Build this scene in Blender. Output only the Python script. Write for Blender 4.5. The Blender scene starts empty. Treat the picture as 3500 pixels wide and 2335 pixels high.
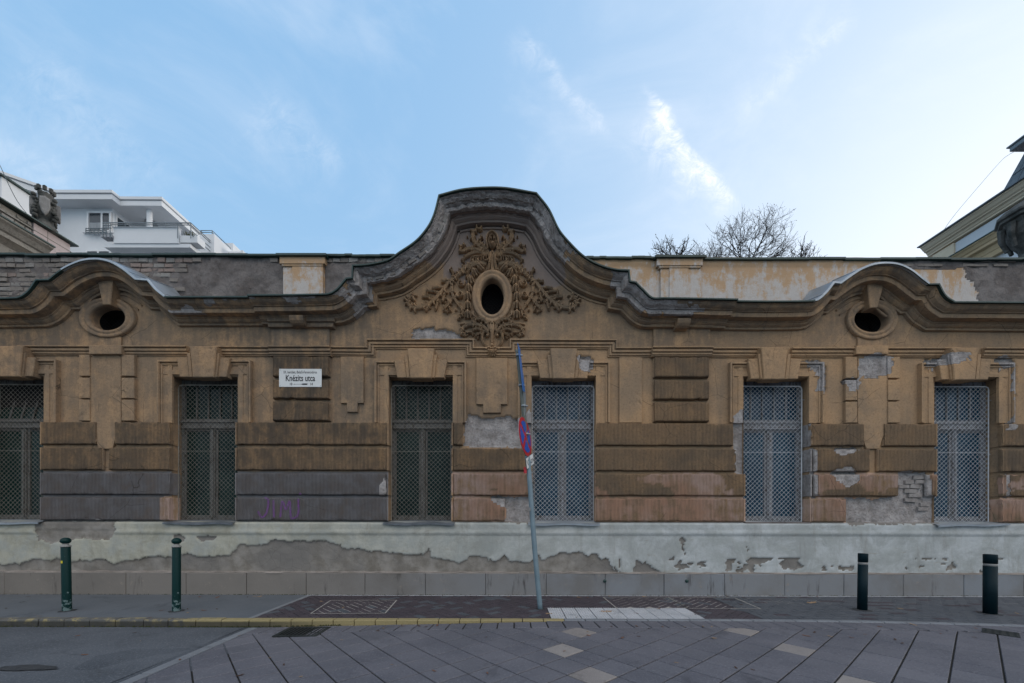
import bpy, bmesh, math, random
import numpy as np
from mathutils import Vector, Matrix
from mathutils.geometry import tessellate_polygon
random.seed(7); np.random.seed(7)
S = bpy.context.scene
COL = S.collection

# ---------------------------------------------------------------- camera, sky, sun
F = 1361.0            # focal length in photo pixels (14 mm on 36 mm)
HOR = 1765.0          # horizon row of the photo
EYE = 1.35
D = F * EYE / 267.0   # distance of the facade
ROLL = math.radians(0.12)
cam = bpy.data.cameras.new('camera'); camo = bpy.data.objects.new('camera', cam)
COL.objects.link(camo); S.camera = camo
cam.sensor_width = 36; cam.lens = F / 3500 * 36
cam.shift_y = (HOR - 1167.5) / 3500
cam.clip_start = 0.05; cam.clip_end = 2000
camo.matrix_world = Matrix.Translation((0, -D, EYE)) @ Matrix.Rotation(math.pi/2, 4, 'X') @ Matrix.Rotation(ROLL, 4, 'Z')
S.render.resolution_x = 1024; S.render.resolution_y = 683
S.render.engine = 'CYCLES'
S.view_settings.view_transform = 'Standard'; S.view_settings.look = 'None'
S.view_settings.exposure = 0.25; S.view_settings.gamma = 1.0

SUN_AZ = math.radians(62)     # to the right of the viewing direction
SUN_EL = math.radians(7)
W = bpy.data.worlds.new('World'); S.world = W; W.use_nodes = True
wt = W.node_tree; wt.nodes.clear()

class G:
    """short helper for node trees"""
    def __init__(s, nt): s.nt = nt
    def n(s, t, ins=None, **pr):
        nd = s.nt.nodes.new(t)
        for k, v in pr.items(): setattr(nd, k, v)
        for k, v in (ins or {}).items(): s.put(nd.inputs[k], v)
        return nd
    def put(s, sock, v):
        if isinstance(v, bpy.types.NodeSocket): s.nt.links.new(v, sock)
        elif isinstance(v, bpy.types.Node): s.nt.links.new(v.outputs[0], sock)
        else:
            try:
                if len(v) == 3 and sock.type == 'RGBA': v = (*v, 1)
            except TypeError: pass
            sock.default_value = v
    def m(s, op, a, b=0.0, c=0.0, clamp=False):
        return s.n('ShaderNodeMath', {0: a, 1: b, 2: c}, operation=op, use_clamp=clamp).outputs[0]
    def mix(s, f, a, b, mode='MIX'):
        nd = s.n('ShaderNodeMix', data_type='RGBA', blend_type=mode)
        s.put(nd.inputs[0], f); s.put(nd.inputs[6], a); s.put(nd.inputs[7], b)
        return nd.outputs[2]
    def noise(s, vec, sc, det=4, rough=.6, dist=0.0):
        return s.n('ShaderNodeTexNoise', {'Vector': vec, 'Scale': sc, 'Detail': det, 'Roughness': rough, 'Distortion': dist}).outputs[0]
    def step(s, v, a, b):
        return s.n('ShaderNodeMapRange', {0: v, 1: a, 2: b, 3: 0.0, 4: 1.0}, interpolation_type='SMOOTHSTEP').outputs[0]
    def scale(s, vec, sx, sy, sz, off=(0, 0, 0)):
        return s.n('ShaderNodeMapping', {'Vector': vec, 'Scale': (sx, sy, sz), 'Location': off}).outputs[0]

g = G(wt)
sky = g.n('ShaderNodeTexSky', sky_type='NISHITA', sun_disc=False, sun_elevation=SUN_EL, sun_rotation=SUN_AZ,
          altitude=120, air_density=1.0, dust_density=0.6, ozone_density=1.6)
tc = g.n('ShaderNodeTexCoord').outputs['Generated']
sp = g.n('ShaderNodeSeparateXYZ', {0: tc})
dx, dy, dz = sp.outputs[0], sp.outputs[1], sp.outputs[2]
ys = g.m('MAXIMUM', dy, 0.05)
u = g.m('DIVIDE', dx, ys); v = g.m('DIVIDE', dz, ys)
front = g.step(dy, 0.08, 0.25)
uv = g.n('ShaderNodeCombineXYZ', {0: u, 1: v, 2: 0.0}).outputs[0]
def streak(px0, py0, px1, py1, w0, w1, amp, seed, soft=.15):
    u0, v0, u1, v1 = (px0-1750)/F, (HOR-py0)/F, (px1-1750)/F, (HOR-py1)/F
    L = math.hypot(u1-u0, v1-v0); ex, ey = (u1-u0)/L, (v1-v0)/L
    wn = g.m('MULTIPLY', g.m('SUBTRACT', g.noise(g.scale(uv, 1, 1, 1, (seed, 0, 0)), 6, 5, .6), .5), 0.10)
    a = g.m('ADD', g.m('MULTIPLY', g.m('SUBTRACT', u, u0), ex), g.m('MULTIPLY', g.m('SUBTRACT', v, v0), ey))
    b = g.m('ADD', g.m('SUBTRACT', g.m('MULTIPLY', g.m('SUBTRACT', u, u0), -ey), g.m('MULTIPLY', g.m('SUBTRACT', v, v0), -ex)), wn)
    t = g.m('DIVIDE', a, L, clamp=True)
    w = g.m('ADD', g.m('MULTIPLY', t, w1-w0), w0)
    q = g.m('DIVIDE', b, w); q = g.m('MULTIPLY', q, g.m('MULTIPLY_ADD', g.step(q, -.2, .2), 1.3, .8))
    prof = g.m('EXPONENT', g.m('MULTIPLY', g.m('MULTIPLY', q, q), -1.0))
    ends = g.m('MULTIPLY', g.step(a, -soft*L, soft*L), g.step(a, L*1.1, L*(1-soft)))
    tex = g.m('MULTIPLY', g.step(g.noise(g.scale(uv, 1, 1, 1, (0, seed, 0)), 15, 8, .75, 1.0), .30, .80), 1.5)
    return g.m('MULTIPLY', g.m('MULTIPLY', prof, ends), g.m('MULTIPLY', tex, amp))
c = streak(2225, 330, 2500, 700, .017, .036, .62, 3.1)
c = g.m('ADD', c, streak(2215, 400, 2440, 640, .060, .050, .35, 5.1))
c = g.m('ADD', c, streak(1790, 120, 2075, 450, .040, .018, .20, 7.3))
c = g.m('ADD', c, streak(2900, 60, 2540, 400, .05, .03, .16, 9.9))
c = g.m('ADD', c, streak(100, 200, 560, 620, .12, .09, .08, 2.2))
c = g.m('ADD', c, streak(880, 330, 1180, 560, .08, .05, .10, 4.2))
c = g.m('ADD', c, streak(-100, 420, 250, 640, .06, .05, .10, 6.2))
c = g.m('MULTIPLY', c, front)
# thin cirrus veil over the whole sky
veil = g.noise(g.scale(tc, 1.2, 1.2, 2.6), 2.2, 6, .62, .8)
veil = g.m('MULTIPLY', g.step(veil, .42, .80), .16)
c = g.m('ADD', c, veil, clamp=True)
# haze brightening toward the low sun and the horizon
sdir = (math.sin(SUN_AZ)*math.cos(SUN_EL), math.cos(SUN_AZ)*math.cos(SUN_EL), math.sin(SUN_EL))
dot = g.n('ShaderNodeVectorMath', {0: tc, 1: sdir}, operation='DOT_PRODUCT').outputs['Value']
glow = g.m('POWER', g.m('MAXIMUM', g.m('MULTIPLY_ADD', dot, .5, .5), 0.0), 6.5)
low = g.m('POWER', g.m('SUBTRACT', 1.0, g.m('MAXIMUM', dz, 0.0), clamp=True), 2.2)
skyk = g.mix(1.0, sky, (1, 1, 1), 'MULTIPLY')
SKY_TOP = (0.255, 0.485, 0.78); SKY_LOW = (0.53, 0.735, 0.89); SKY_SUN = (.99, 1.04, 1.12); SKY_BACK_FILL = (2.3, 2.02, 1.76)
grad = g.mix(g.m('MULTIPLY', low, .95, clamp=True), SKY_TOP, SKY_LOW)
grad = g.mix(g.m('MULTIPLY', glow, 1.12, clamp=True), grad, SKY_SUN)
back = g.step(dy, .25, -.75)  # warm fill added to the unseen sky behind, to light the facade
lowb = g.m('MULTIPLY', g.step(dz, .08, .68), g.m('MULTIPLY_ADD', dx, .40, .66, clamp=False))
grad = g.mix(g.m('MULTIPLY', g.m('MULTIPLY', back, lowb), 1.0, clamp=True), grad, SKY_BACK_FILL)
grad = g.mix(g.m('MULTIPLY', c, 1.0, clamp=True), grad, (1.22, 1.20, 1.20))
# the physical sky and the haze gradient with its added rear fill are mixed
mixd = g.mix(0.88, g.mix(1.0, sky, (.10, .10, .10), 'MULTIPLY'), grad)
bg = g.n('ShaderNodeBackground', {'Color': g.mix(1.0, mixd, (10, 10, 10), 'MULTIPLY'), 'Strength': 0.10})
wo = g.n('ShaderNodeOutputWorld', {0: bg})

sun = bpy.data.lights.new('sun', 'SUN'); suno = bpy.data.objects.new('sun', sun); COL.objects.link(suno)
sun.energy = 0.8; sun.angle = math.radians(12); sun.color = (1, .9, .78)
suno.rotation_euler = Vector(sdir).to_track_quat('Z', 'Y').to_euler()

# ---------------------------------------------------------------- measuring helpers
CA, SA = math.cos(ROLL), math.sin(ROLL)
def wp(px, py, y=0.0):
    """place measured in the photo -> X, Z at depth y (facade plane y = 0)"""
    uu, vv = px - 1750.0, HOR - py
    k = (D + y) / F
    return ((uu*CA - vv*SA)*k, EYE + (uu*SA + vv*CA)*k)
def P3(px, py, dist):
    x, z = wp(px, py, dist - D); return Vector((x, dist - D, z))
def wx(px, y=0.0, py=1500): return wp(px, py, y)[0]
def wz(py, y=0.0): return EYE + (HOR - py) * (D + y) / F

# ---------------------------------------------------------------- numpy noise
def vnoise(x, z, seed=0.0):
    xi, zi = np.floor(x), np.floor(z); fx, fz = x - xi, z - zi
    fx = fx*fx*(3-2*fx); fz = fz*fz*(3-2*fz)
    def h(a, b):
        r = np.sin(a*127.1 + b*311.7 + seed*74.7)*43758.5453
        return r - np.floor(r)
    return (h(xi, zi)*(1-fx)+h(xi+1, zi)*fx)*(1-fz) + (h(xi, zi+1)*(1-fx)+h(xi+1, zi+1)*fx)*fz
def fbm(x, z, seed=0.0, o=4):
    r = 0; a = .5; t = 0
    for i in range(o):
        r = r + a*vnoise(x*2**i, z*2**i, seed+i); t += a; a *= .55
    return r/t

# ---------------------------------------------------------------- mesh helpers
def link(o, parent=None):
    COL.objects.link(o)
    if parent is not None: o.parent = parent
    return o
def tag(o, label=None, cat=None, group=None, kind=None):
    if label: o['label'] = label
    if cat: o['category'] = cat
    if group: o['group'] = group
    if kind: o['kind'] = kind
    return o
def empty(name, loc=(0, 0, 0), **k):
    o = bpy.data.objects.new(name, None); o.location = loc; o.empty_display_size = .1
    COL.objects.link(o); return tag(o, **k)
def mesh_of(name, verts, faces, mat, smooth=False):
    me = bpy.data.meshes.new(name); me.from_pydata([tuple(v) for v in verts], [], [tuple(f) for f in faces])
    if mat: me.materials.append(mat)
    if smooth: me.polygons.foreach_set('use_smooth', [True]*len(me.polygons))
    me.update(); return me
def obj(name, me, parent=None): return link(bpy.data.objects.new(name, me), parent)
class MB:
    def __init__(s): s.v = []; s.f = []
    def add(s, v, f):
        b = len(s.v); s.v += [tuple(q) for q in v]; s.f += [tuple(i+b for i in q) for q in f]; return s
    def box(s, x0, x1, y0, y1, z0, z1, c=0.0):
        if c <= 0:
            v = [(x, y, z) for z in (z0, z1) for y in (y0, y1) for x in (x0, x1)]
            return s.add(v, [(0, 2, 3, 1), (4, 5, 7, 6), (0, 1, 5, 4), (2, 6, 7, 3), (0, 4, 6, 2), (1, 3, 7, 5)])
        bm = bmesh.new(); bmesh.ops.create_cube(bm, size=1)
        for q in bm.verts: q.co = Vector(((x0+x1)/2+q.co.x*(x1-x0), (y0+y1)/2+q.co.y*(y1-y0), (z0+z1)/2+q.co.z*(z1-z0)))
        bmesh.ops.bevel(bm, geom=bm.edges[:], offset=c, segments=1, affect='EDGES')
        bm.verts.index_update()
        s.add([q.co[:] for q in bm.verts], [[q.index for q in f.verts] for f in bm.faces]); bm.free(); return s
    def tube(s, pts, r, n=6, cap=True, r1=None):
        pts = [Vector(p) for p in pts]; m = len(pts); b = len(s.v)
        for i, p in enumerate(pts):
            d = (pts[min(i+1, m-1)] - pts[max(i-1, 0)]).normalized()
            a = Vector((0, 0, 1)) if abs(d.z) < .9 else Vector((1, 0, 0))
            e1 = d.cross(a).normalized(); e2 = d.cross(e1)
            rr = r[i] if isinstance(r, (list, tuple)) else (r if r1 is None else r+(r1-r)*i/(m-1))
            for k in range(n):
                t = 2*math.pi*k/n; s.v.append(tuple(p + (e1*math.cos(t)+e2*math.sin(t))*rr))
        for i in range(m-1):
            for k in range(n):
                s.f.append((b+i*n+k, b+i*n+(k+1) % n, b+(i+1)*n+(k+1) % n, b+(i+1)*n+k))
        if cap: s.f.append(tuple(b+k for k in range(n))[::-1]); s.f.append(tuple(b+(m-1)*n+k for k in range(n)))
        return s
    def lathe(s, prof, c=(0, 0, 0), n=24, M=None):
        b = len(s.v); M = M or Matrix.Translation(c)
        for (r, z) in prof:
            for k in range(n):
                t = 2*math.pi*k/n; s.v.append(tuple(M @ Vector((r*math.cos(t), r*math.sin(t), z))))
        for i in range(len(prof)-1):
            for k in range(n): s.f.append((b+i*n+k, b+i*n+(k+1) % n, b+(i+1)*n+(k+1) % n, b+(i+1)*n+k))
        s.f.append(tuple(b+k for k in range(n))[::-1]); s.f.append(tuple(b+(len(prof)-1)*n+k for k in range(n)))
        return s
    def prism_xz(s, poly, yf, yb, ch=0.0):
        """polygon in XZ, front at yf, back at yb (yf < yb); ch = chamfer"""
        A = sum(poly[i][0]*poly[(i+1) % len(poly)][1]-poly[(i+1) % len(poly)][0]*poly[i][1] for i in range(len(poly)))
        if A < 0: poly = poly[::-1]
        n = len(poly); b = len(s.v)
        rings = [(poly, yb)]
        if ch > 0:
            ins = []
            for i in range(n):
                p0, p1, p2 = Vector(poly[i-1]), Vector(poly[i]), Vector(poly[(i+1) % n])
                a = (p1-p0).normalized(); c2 = (p2-p1).normalized()
                n1 = Vector((-a.y, a.x)); n2 = Vector((-c2.y, c2.x)); mm = (n1+n2)/max(.3, 1+n1.dot(n2))
                ins.append(tuple(p1+mm*ch))
            rings += [(poly, yf+ch), (ins, yf)]
        else: rings.append((poly, yf))
        for (pl, y) in rings: s.v += [(p[0], y, p[1]) for p in pl]
        R = len(rings)
        for r in range(R-1):
            for i in range(n): s.f.append((b+r*n+i, b+r*n+(i+1) % n, b+(r+1)*n+(i+1) % n, b+(r+1)*n+i))
        for t in tessellate_polygon([[Vector((p[0], p[1], 0)) for p in rings[-1][0]]]): s.f.append(tuple(b+(R-1)*n+i for i in t))
        return s
    def build(s, name, mat, parent=None, smooth=False, mask=None):
        me = mesh_of(name, s.v, s.f, mat, smooth)
        if smooth is False: pass
        if mask is not None: set_mask(me, mask)
        return obj(name, me, parent)

def fix_normals(me):
    bm = bmesh.new(); bm.from_mesh(me); bmesh.ops.recalc_face_normals(bm, faces=bm.faces); bm.to_mesh(me); bm.free()

def grid_mesh(name, V, nx, nz, mat, keep=None, smooth=True):
    """V: (nz, nx, 3) array; keep: (nz-1, nx-1) bool"""
    me = bpy.data.meshes.new(name)
    idx = np.arange(nx*nz).reshape(nz, nx)
    q = np.stack([idx[:-1, :-1], idx[:-1, 1:], idx[1:, 1:], idx[1:, :-1]], -1)
    q = q[keep] if keep is not None else q.reshape(-1, 4)
    me.vertices.add(nx*nz); me.vertices.foreach_set('co', V.reshape(-1).astype(np.float32))
    me.loops.add(len(q)*4); me.loops.foreach_set('vertex_index', q.reshape(-1).astype(np.int32))
    me.polygons.add(len(q)); me.polygons.foreach_set('loop_start', np.arange(0, len(q)*4, 4, dtype=np.int32))
    me.polygons.foreach_set('use_smooth', np.full(len(q), smooth))
    me.update(); me.validate(); me.materials.append(mat)
    return me

# ---------------------------------------------------------------- wear masks (facade coordinates)
def rect(x0, y0, x1, y1): return [(x0, y0), (x1, y0), (x1, y1), (x0, y1)]
BARE = [
    [(1588, 1450), (1600, 1428), (1612, 1417), (1660, 1433), (1700, 1424), (1735, 1418), (1748, 1432), (1790, 1428), (1800, 1400), (1820, 1395), (1820, 1530), (1583, 1529)],
    [(1672, 1697), (1724, 1700), (1822, 1697), (1822, 1790), (1728, 1786), (1727, 1738), (1700, 1727)],
    [(1405, 1160), (1411, 1130), (1435, 1122), (1478, 1119), (1504, 1128), (1536, 1126), (1562, 1140), (1576, 1160)],
    [(1966, 1225), (1980, 1212), (2010, 1222), (2035, 1238), (2022, 1258), (2000, 1276), (1978, 1268)],
    [(2500, 1425), (2512, 1418), (2545, 1395), (2546, 1620), (2512, 1620), (2508, 1560)],
    [(2735, 1240), (2750, 1228), (2800, 1232), (2824, 1250), (2830, 1290), (2812, 1352), (2790, 1340), (2792, 1290), (2770, 1262)],
    [(2928, 1225), (2960, 1216), (3000, 1214), (3038, 1225), (3038, 1288), (2932, 1294)],
    [(2880, 1300), (2932, 1295), (2930, 1330), (2892, 1342)],
    [(3148, 1255), (3160, 1228), (3200, 1222), (3282, 1216), (3276, 1240), (3240, 1258)],
    [(3395, 1230), (3420, 1220), (3462, 1224), (3478, 1260), (3470, 1340), (3462, 1470), (3425, 1470), (3446, 1420), (3444, 1262), (3405, 1258)],
    [(2845, 1532), (2930, 1532), (2915, 1548), (2890, 1557), (2862, 1556)],
    [(2838, 1625), (2850, 1606), (2890, 1596), (2915, 1602), (2930, 1620), (2934, 1640), (2905, 1662), (2875, 1662), (2850, 1645)],
    [(3071, 1612), (3172, 1612), (3172, 1700), (3205, 1703), (3205, 1792), (2893, 1792), (2893, 1703), (3055, 1702), (3072, 1668)],
    [(3160, 1700), (3210, 1700), (3210, 1792), (3160, 1792)],
    [(138, 1780), (400, 1780), (403, 1826), (385, 1846), (290, 1838), (240, 1852), (170, 1856), (140, 1840)],
    [(600, 1838), (620, 1830), (640, 1838), (635, 1850), (612, 1850)],
    [(680, 1835), (700, 1828), (742, 1832), (738, 1846), (700, 1850)],
    [(2165, 1918), (2180, 1914), (2200, 1922), (2230, 1940), (2262, 1960), (2160, 1960), (2168, 1935)],
    [(2320, 1846), (2330, 1832), (2336, 1850), (2330, 1870), (2340, 1900), (2328, 1880)],
    [(2475, 1910), (2514, 1910), (2498, 1930), (2494, 1952), (2474, 1952)],
    [(2660, 1920), (2680, 1912), (2700, 1926), (2730, 1928), (2750, 1936), (2730, 1944), (2705, 1950), (2668, 1946)],
    [(2856, 1940), (2880, 1934), (2906, 1934), (2902, 1948), (2862, 1948)],
    [(2795, 1938), (2812, 1932), (2815, 1945), (2798, 1946)], [(3080, 1936), (3096, 1932), (3092, 1944)], [(3125, 1940), (3148, 1936), (3142, 1945)],
    [(2276, 1913), (2300, 1908), (2296, 1916)], [(2545, 1864), (2556, 1880), (2550, 1884)],
    [(2748, 1448), (2768, 1448), (2768, 1700), (2742, 1700)], [(2768, 1535), (2786, 1535), (2790, 1700), (2768, 1700)],
    [(3425, 1620), (3440, 1620), (3440, 1700), (3425, 1700)],
    [(1310, 1630), (1322, 1640), (1326, 1700), (1300, 1700), (1306, 1660)],
]
LOWLINE = [(-400, 1928), (0, 1930), (75, 1928), (110, 1908), (160, 1918), (210, 1910), (245, 1925), (330, 1912), (390, 1926), (460, 1912), (500, 1905), (580, 1906),
    (640, 1895), (700, 1905), (770, 1900), (800, 1885), (830, 1862), (900, 1863), (925, 1850), (1000, 1847), (1118, 1849), (1150, 1860), (1180, 1872), (1230, 1878), (1300, 1885),
    (1340, 1893), (1390, 1900), (1420, 1900), (1455, 1898), (1465, 1870), (1475, 1900), (1510, 1912), (1570, 1926), (1610, 1905), (1640, 1907), (1700, 1918), (1727, 1899), (1745, 1915), (1782, 1925), (1800, 1922),
    (1834, 1892), (1860, 1915), (1885, 1905), (1930, 1888), (1990, 1890), (2010, 1902), (2030, 1892), (2060, 1912), (2085, 1908), (2125, 1898), (2128, 1910), (2100, 1930), (2094, 1950), (2110, 1975), (4200, 2000)]
LX = np.array([wp(*q, -.06)[0] for q in LOWLINE]); LZ = np.array([wp(*q, -.06)[1] for q in LOWLINE])
o_ = np.argsort(LX); LX = LX[o_]; LZ = LZ[o_]
def inpoly(X, Z, poly):
    r = np.zeros(X.shape, bool); n = len(poly)
    for i in range(n):
        x0, z0 = poly[i]; x1, z1 = poly[(i+1) % n]
        if z0 == z1: continue
        cnd = ((z0 > Z) != (z1 > Z)) & (X < (x1-x0)*(Z-z0)/(z1-z0)+x0)
        r ^= cnd
    return r
BAREW = [[wp(*q) for q in pl] for pl in BARE]
GABLE_GREY = [wp(*q) for q in [(1440, 935), (1495, 905), (1530, 960), (1590, 975), (1640, 900), (1740, 900), (1800, 960), (1880, 1000), (1930, 960), (1900, 900), (1860, 780), (1830, 640), (1500, 640), (1480, 800)]]
def masks(X, Z):
    X = np.asarray(X, float); Z = np.asarray(Z, float)
    wxn = X + (fbm(X*9, Z*9, 1)-.5)*.10 + (fbm(X*35, Z*35, 4)-.5)*.035
    wzn = Z + (fbm(X*9, Z*9, 2)-.5)*.10 + (fbm(X*35, Z*35, 5)-.5)*.035
    bare = np.zeros(X.shape)
    for pl in BAREW: bare = np.maximum(bare, inpoly(wxn, wzn, pl)*1.0)
    grey = inpoly(X+(fbm(X*4, Z*4, 6)-.5)*.3, Z+(fbm(X*4, Z*4, 7)-.5)*.3, GABLE_GREY)*1.0
    gz = lambda py: wz(py)
    # soot on the faces by noise; darker on the left side and above the string course
    soot = .35 + .5*(fbm(X*.7, Z*.9, 8)-.5)*2
    soot = soot + .25*(X < wx(1300)) - .15*(X > wx(2000)) + .25*(Z > gz(1185))
    cool = ((X < wx(1330)) & (Z < gz(1615)) & (Z > gz(1788)))*1.0
    pink = ((X > wx(1540)) & (Z < gz(1615)) & (Z > gz(1700)))*(fbm(X*1.6, Z*3, 9) > .47)*.9
    pink = np.maximum(pink, ((X > wx(1540)) & (Z < gz(1700)) & (Z > gz(1788)))*(.75+.25*(fbm(X*2, Z*2, 3) > .5)))
    inside = ((X > wx(560)) & (X < wx(612)) & (Z < gz(1700)) & (Z > gz(1788)))
    pink = np.where(inside, 1.0, pink); cool = np.where(inside, 0, cool)
    soot = np.where(pink > .5, soot*.5, soot)
    low = (Z < np.interp(X+(fbm(X*5, Z*5, 14)-.5)*.15, LX, LZ)+(fbm(X*22, Z*22, 12)-.5)*.06+(fbm(X*6, Z*6, 13)-.5)*.09) & (Z < gz(1840)) & (X < wx(2120))
    low = low | ((fbm(X*3.1, Z*6, 15) > .69) & (Z < gz(1905)) & (Z > gz(1958)))
    bare = np.maximum(bare, low*1.0)
    return np.clip(bare, 0, 1), np.clip(soot, 0, 1), cool, pink, grey
def set_mask(me, extra=None):
    n = len(me.vertices); co = np.empty(n*3, np.float32); me.vertices.foreach_get('co', co); co = co.reshape(-1, 3)
    b, s, c, p, gr = masks(co[:, 0], co[:, 2])
    if isinstance(extra, dict):
        if 'soot' in extra: s = np.clip(s+extra['soot'], 0, 1)
        if 'bare' in extra: b = b*0+extra['bare']
        if 'cool' in extra: c = c*0+extra['cool']
        if 'pink' in extra: p = p*0+extra['pink']
    a = me.color_attributes.new('wear', 'FLOAT_COLOR', 'POINT')
    a.data.foreach_set('color', np.stack([b, s, c, p], 1).astype(np.float32).reshape(-1))
    a2 = me.attributes.new('greyed', 'FLOAT', 'POINT'); a2.data.foreach_set('value', gr.astype(np.float32))

# ---------------------------------------------------------------- materials
def new_mat(name):
    m = bpy.data.materials.new(name); m.use_nodes = True; nt = m.node_tree; nt.nodes.clear()
    q = G(nt); out = q.n('ShaderNodeOutputMaterial')
    b = q.n('ShaderNodeBsdfPrincipled'); nt.links.new(b.outputs[0], out.inputs[0])
    return m, q, b
def bump(q, b, h, dist=.01, st=.8):
    q.put(b.inputs['Normal'], q.n('ShaderNodeBump', {'Height': h, 'Distance': dist, 'Strength': st}))
def facade_mat(name, ribs=False, extra=0.0):
    m, q, b = new_mat(name)
    tcx = q.n('ShaderNodeTexCoord').outputs['Object']
    at = q.n('ShaderNodeAttribute', attribute_name='wear'); sep = q.n('ShaderNodeSeparateColor', {0: at.outputs['Color']})
    gr = q.n('ShaderNodeAttribute', attribute_name='greyed').outputs['Fac']
    bare, soot, cool, pink = sep.outputs[0], sep.outputs[1], sep.outputs[2], at.outputs['Alpha']
    n1 = q.noise(tcx, .9, 5, .6); n2 = q.noise(tcx, 5, 6, .65); n3 = q.noise(tcx, 70, 4, .7); n4 = q.noise(tcx, 26, 5, .7)
    stk = q.noise(q.scale(tcx, 9, 9, 1.1), 1, 5, .6); n5 = q.noise(tcx, 1.9, 6, .7, .4)
    col = q.mix(q.step(n1, .32, .68), (.29, .210, .140), (.47, .300, .168))
    col = q.mix(q.m('MULTIPLY', q.step(n5, .50, .70), .55), col, (.52, .318, .160))
    col = q.mix(q.m('MULTIPLY', q.step(n2, .5, .8), .5), col, (.56, .355, .20))
    col = q.mix(q.m('MULTIPLY', q.step(q.m('ADD', q.m('MULTIPLY', n3, .5), q.m('MULTIPLY', n4, .5)), .46, .66), .55), col, (.13, .095, .065))
    sf = q.m('MULTIPLY', q.m('ADD', soot, .12+extra), q.step(q.m('ADD', q.m('ADD', q.m('MULTIPLY', n2, .45), q.m('MULTIPLY', stk, .35)), q.m('MULTIPLY', n5, .25)), .40, .60))
    col = q.mix(q.m('MULTIPLY', sf, .72, clamp=True), col, (.118, .103, .088))
    col = q.mix(q.m('MULTIPLY', gr, .8), col, q.mix(n2, (.18, .15, .14), (.26, .22, .205)))
    pk = q.m('MULTIPLY', pink, q.step(q.m('ADD', q.m('MULTIPLY', stk, .6), q.m('MULTIPLY', n2, .5)), .40, .62))
    col = q.mix(q.m('MULTIPLY', pk, .92), col, q.mix(q.step(n1, .4, .6), (.54, .32, .22), (.62, .44, .37)))
    col = q.mix(q.m('MULTIPLY', cool, q.m('MULTIPLY_ADD', n2, .5, .62), clamp=True), col, q.mix(q.step(n2, .3, .7), (.152, .150, .158), (.232, .226, .236)))
    bf = q.step(q.m('ADD', bare, q.m('MULTIPLY', q.m('SUBTRACT', n4, .5), .8)), .42, .55)
    ckv = q.n('ShaderNodeTexVoronoi', {'Vector': q.mix(.10, tcx, q.n('ShaderNodeTexNoise', {'Vector': tcx, 'Scale': 3.0, 'Detail': 6.0}).outputs[1]), 'Scale': 1.3}, feature='DISTANCE_TO_EDGE').outputs[0]
    ckm = q.m('MULTIPLY', q.step(ckv, .0045, .001), q.step(q.noise(tcx, .8, 3), .50, .56))
    col = q.mix(q.m('MULTIPLY', ckm, .7), col, (.05, .04, .032))
    bc = q.mix(q.step(n2, .3, .7), (.25, .228, .215), (.46, .43, .42))
    bc = q.mix(q.m('MULTIPLY', q.step(n4, .50, .68), .65), bc, (.15, .13, .12))
    col = q.mix(bf, col, bc)
    h = q.m('ADD', q.m('MULTIPLY', n3, .35), q.m('MULTIPLY', n4, .6))
    h = q.m('ADD', h, q.m('MULTIPLY', q.m('ADD', q.m('MULTIPLY', n2, 3.5), q.m('MULTIPLY', n4, 2.0)), bf))
    if ribs:
        x = q.n('ShaderNodeSeparateXYZ', {0: tcx}).outputs[0]
        xx = q.m('ADD', x, q.m('MULTIPLY', q.noise(tcx, 3, 2), .012))
        w = q.m('SINE', q.m('MULTIPLY', xx, 2*math.pi/.0235))
        nb = q.m('SUBTRACT', 1.0, bf)
        h = q.m('ADD', h, q.m('MULTIPLY', q.m('MULTIPLY', w, .95), nb))
        gd = q.m('MULTIPLY', q.m('MULTIPLY', q.step(w, .1, -.9), nb), .55)
        col = q.mix(gd, col, q.mix(1.0, col, (.38, .36, .35), 'MULTIPLY'))
    q.put(b.inputs['Base Color'], col); b.inputs['Roughness'].default_value = .93
    b.inputs['Specular IOR Level'].default_value = .15
    bump(q, b, h, .011, 1.0)
    return m
M_WALL = facade_mat('ochre_plaster'); M_RIB = facade_mat('combed_plaster', True, .22)
def simple(name, c1, c2, sc=6, rough=.8, bsc=None, bd=.003, spec=.3, metal=0.0, dirt=None, stretch=(1, 1, 1), amt=1.0):
    m, q, b = new_mat(name); tcx = q.scale(q.n('ShaderNodeTexCoord').outputs['Object'], *stretch)
    n1 = q.noise(tcx, sc, 6, .65); n2 = q.noise(tcx, bsc or sc*8, 5, .7)
    col = q.mix(q.step(n1, .3, .7), c1, c2)
    if dirt: col = q.mix(q.m('MULTIPLY', q.step(n2, .5, .72), amt), col, dirt)
    q.put(b.inputs['Base Color'], col); b.inputs['Roughness'].default_value = rough
    b.inputs['Specular IOR Level'].default_value = spec; b.inputs['Metallic'].default_value = metal
    bump(q, b, n2, bd, .8); return m
M_GREEN = simple('green_flashing', (.006, .030, .028), (.012, .045, .040), 3, .45, dirt=(.05, .07, .06), amt=.3, spec=.5)
M_ZINC = simple('zinc_sheet', (.30, .34, .38), (.42, .46, .50), 2.5, .45, metal=.55, dirt=(.2, .2, .19), amt=.5)
M_DARKZ = simple('dark_sill_sheet', (.10, .115, .13), (.19, .21, .235), 6, .5, metal=.3, dirt=(.06, .06, .06), amt=.5)
M_BRICK = simple('weathered_brick', (.185, .165, .15), (.27, .243, .22), 2.2, .95, 40, .01, .1, dirt=(.09, .08, .072), amt=.5)
M_BRICKW = simple('limewashed_brick', (.235, .22, .205), (.31, .295, .28), 3.2, .95, 40, .01, .1, dirt=(.12, .11, .10), amt=.5)
M_BRICKR = simple('pinkish_brick', (.235, .185, .165), (.29, .235, .21), 3.2, .95, 40, .01, .1, dirt=(.12, .10, .09), amt=.5)
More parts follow.
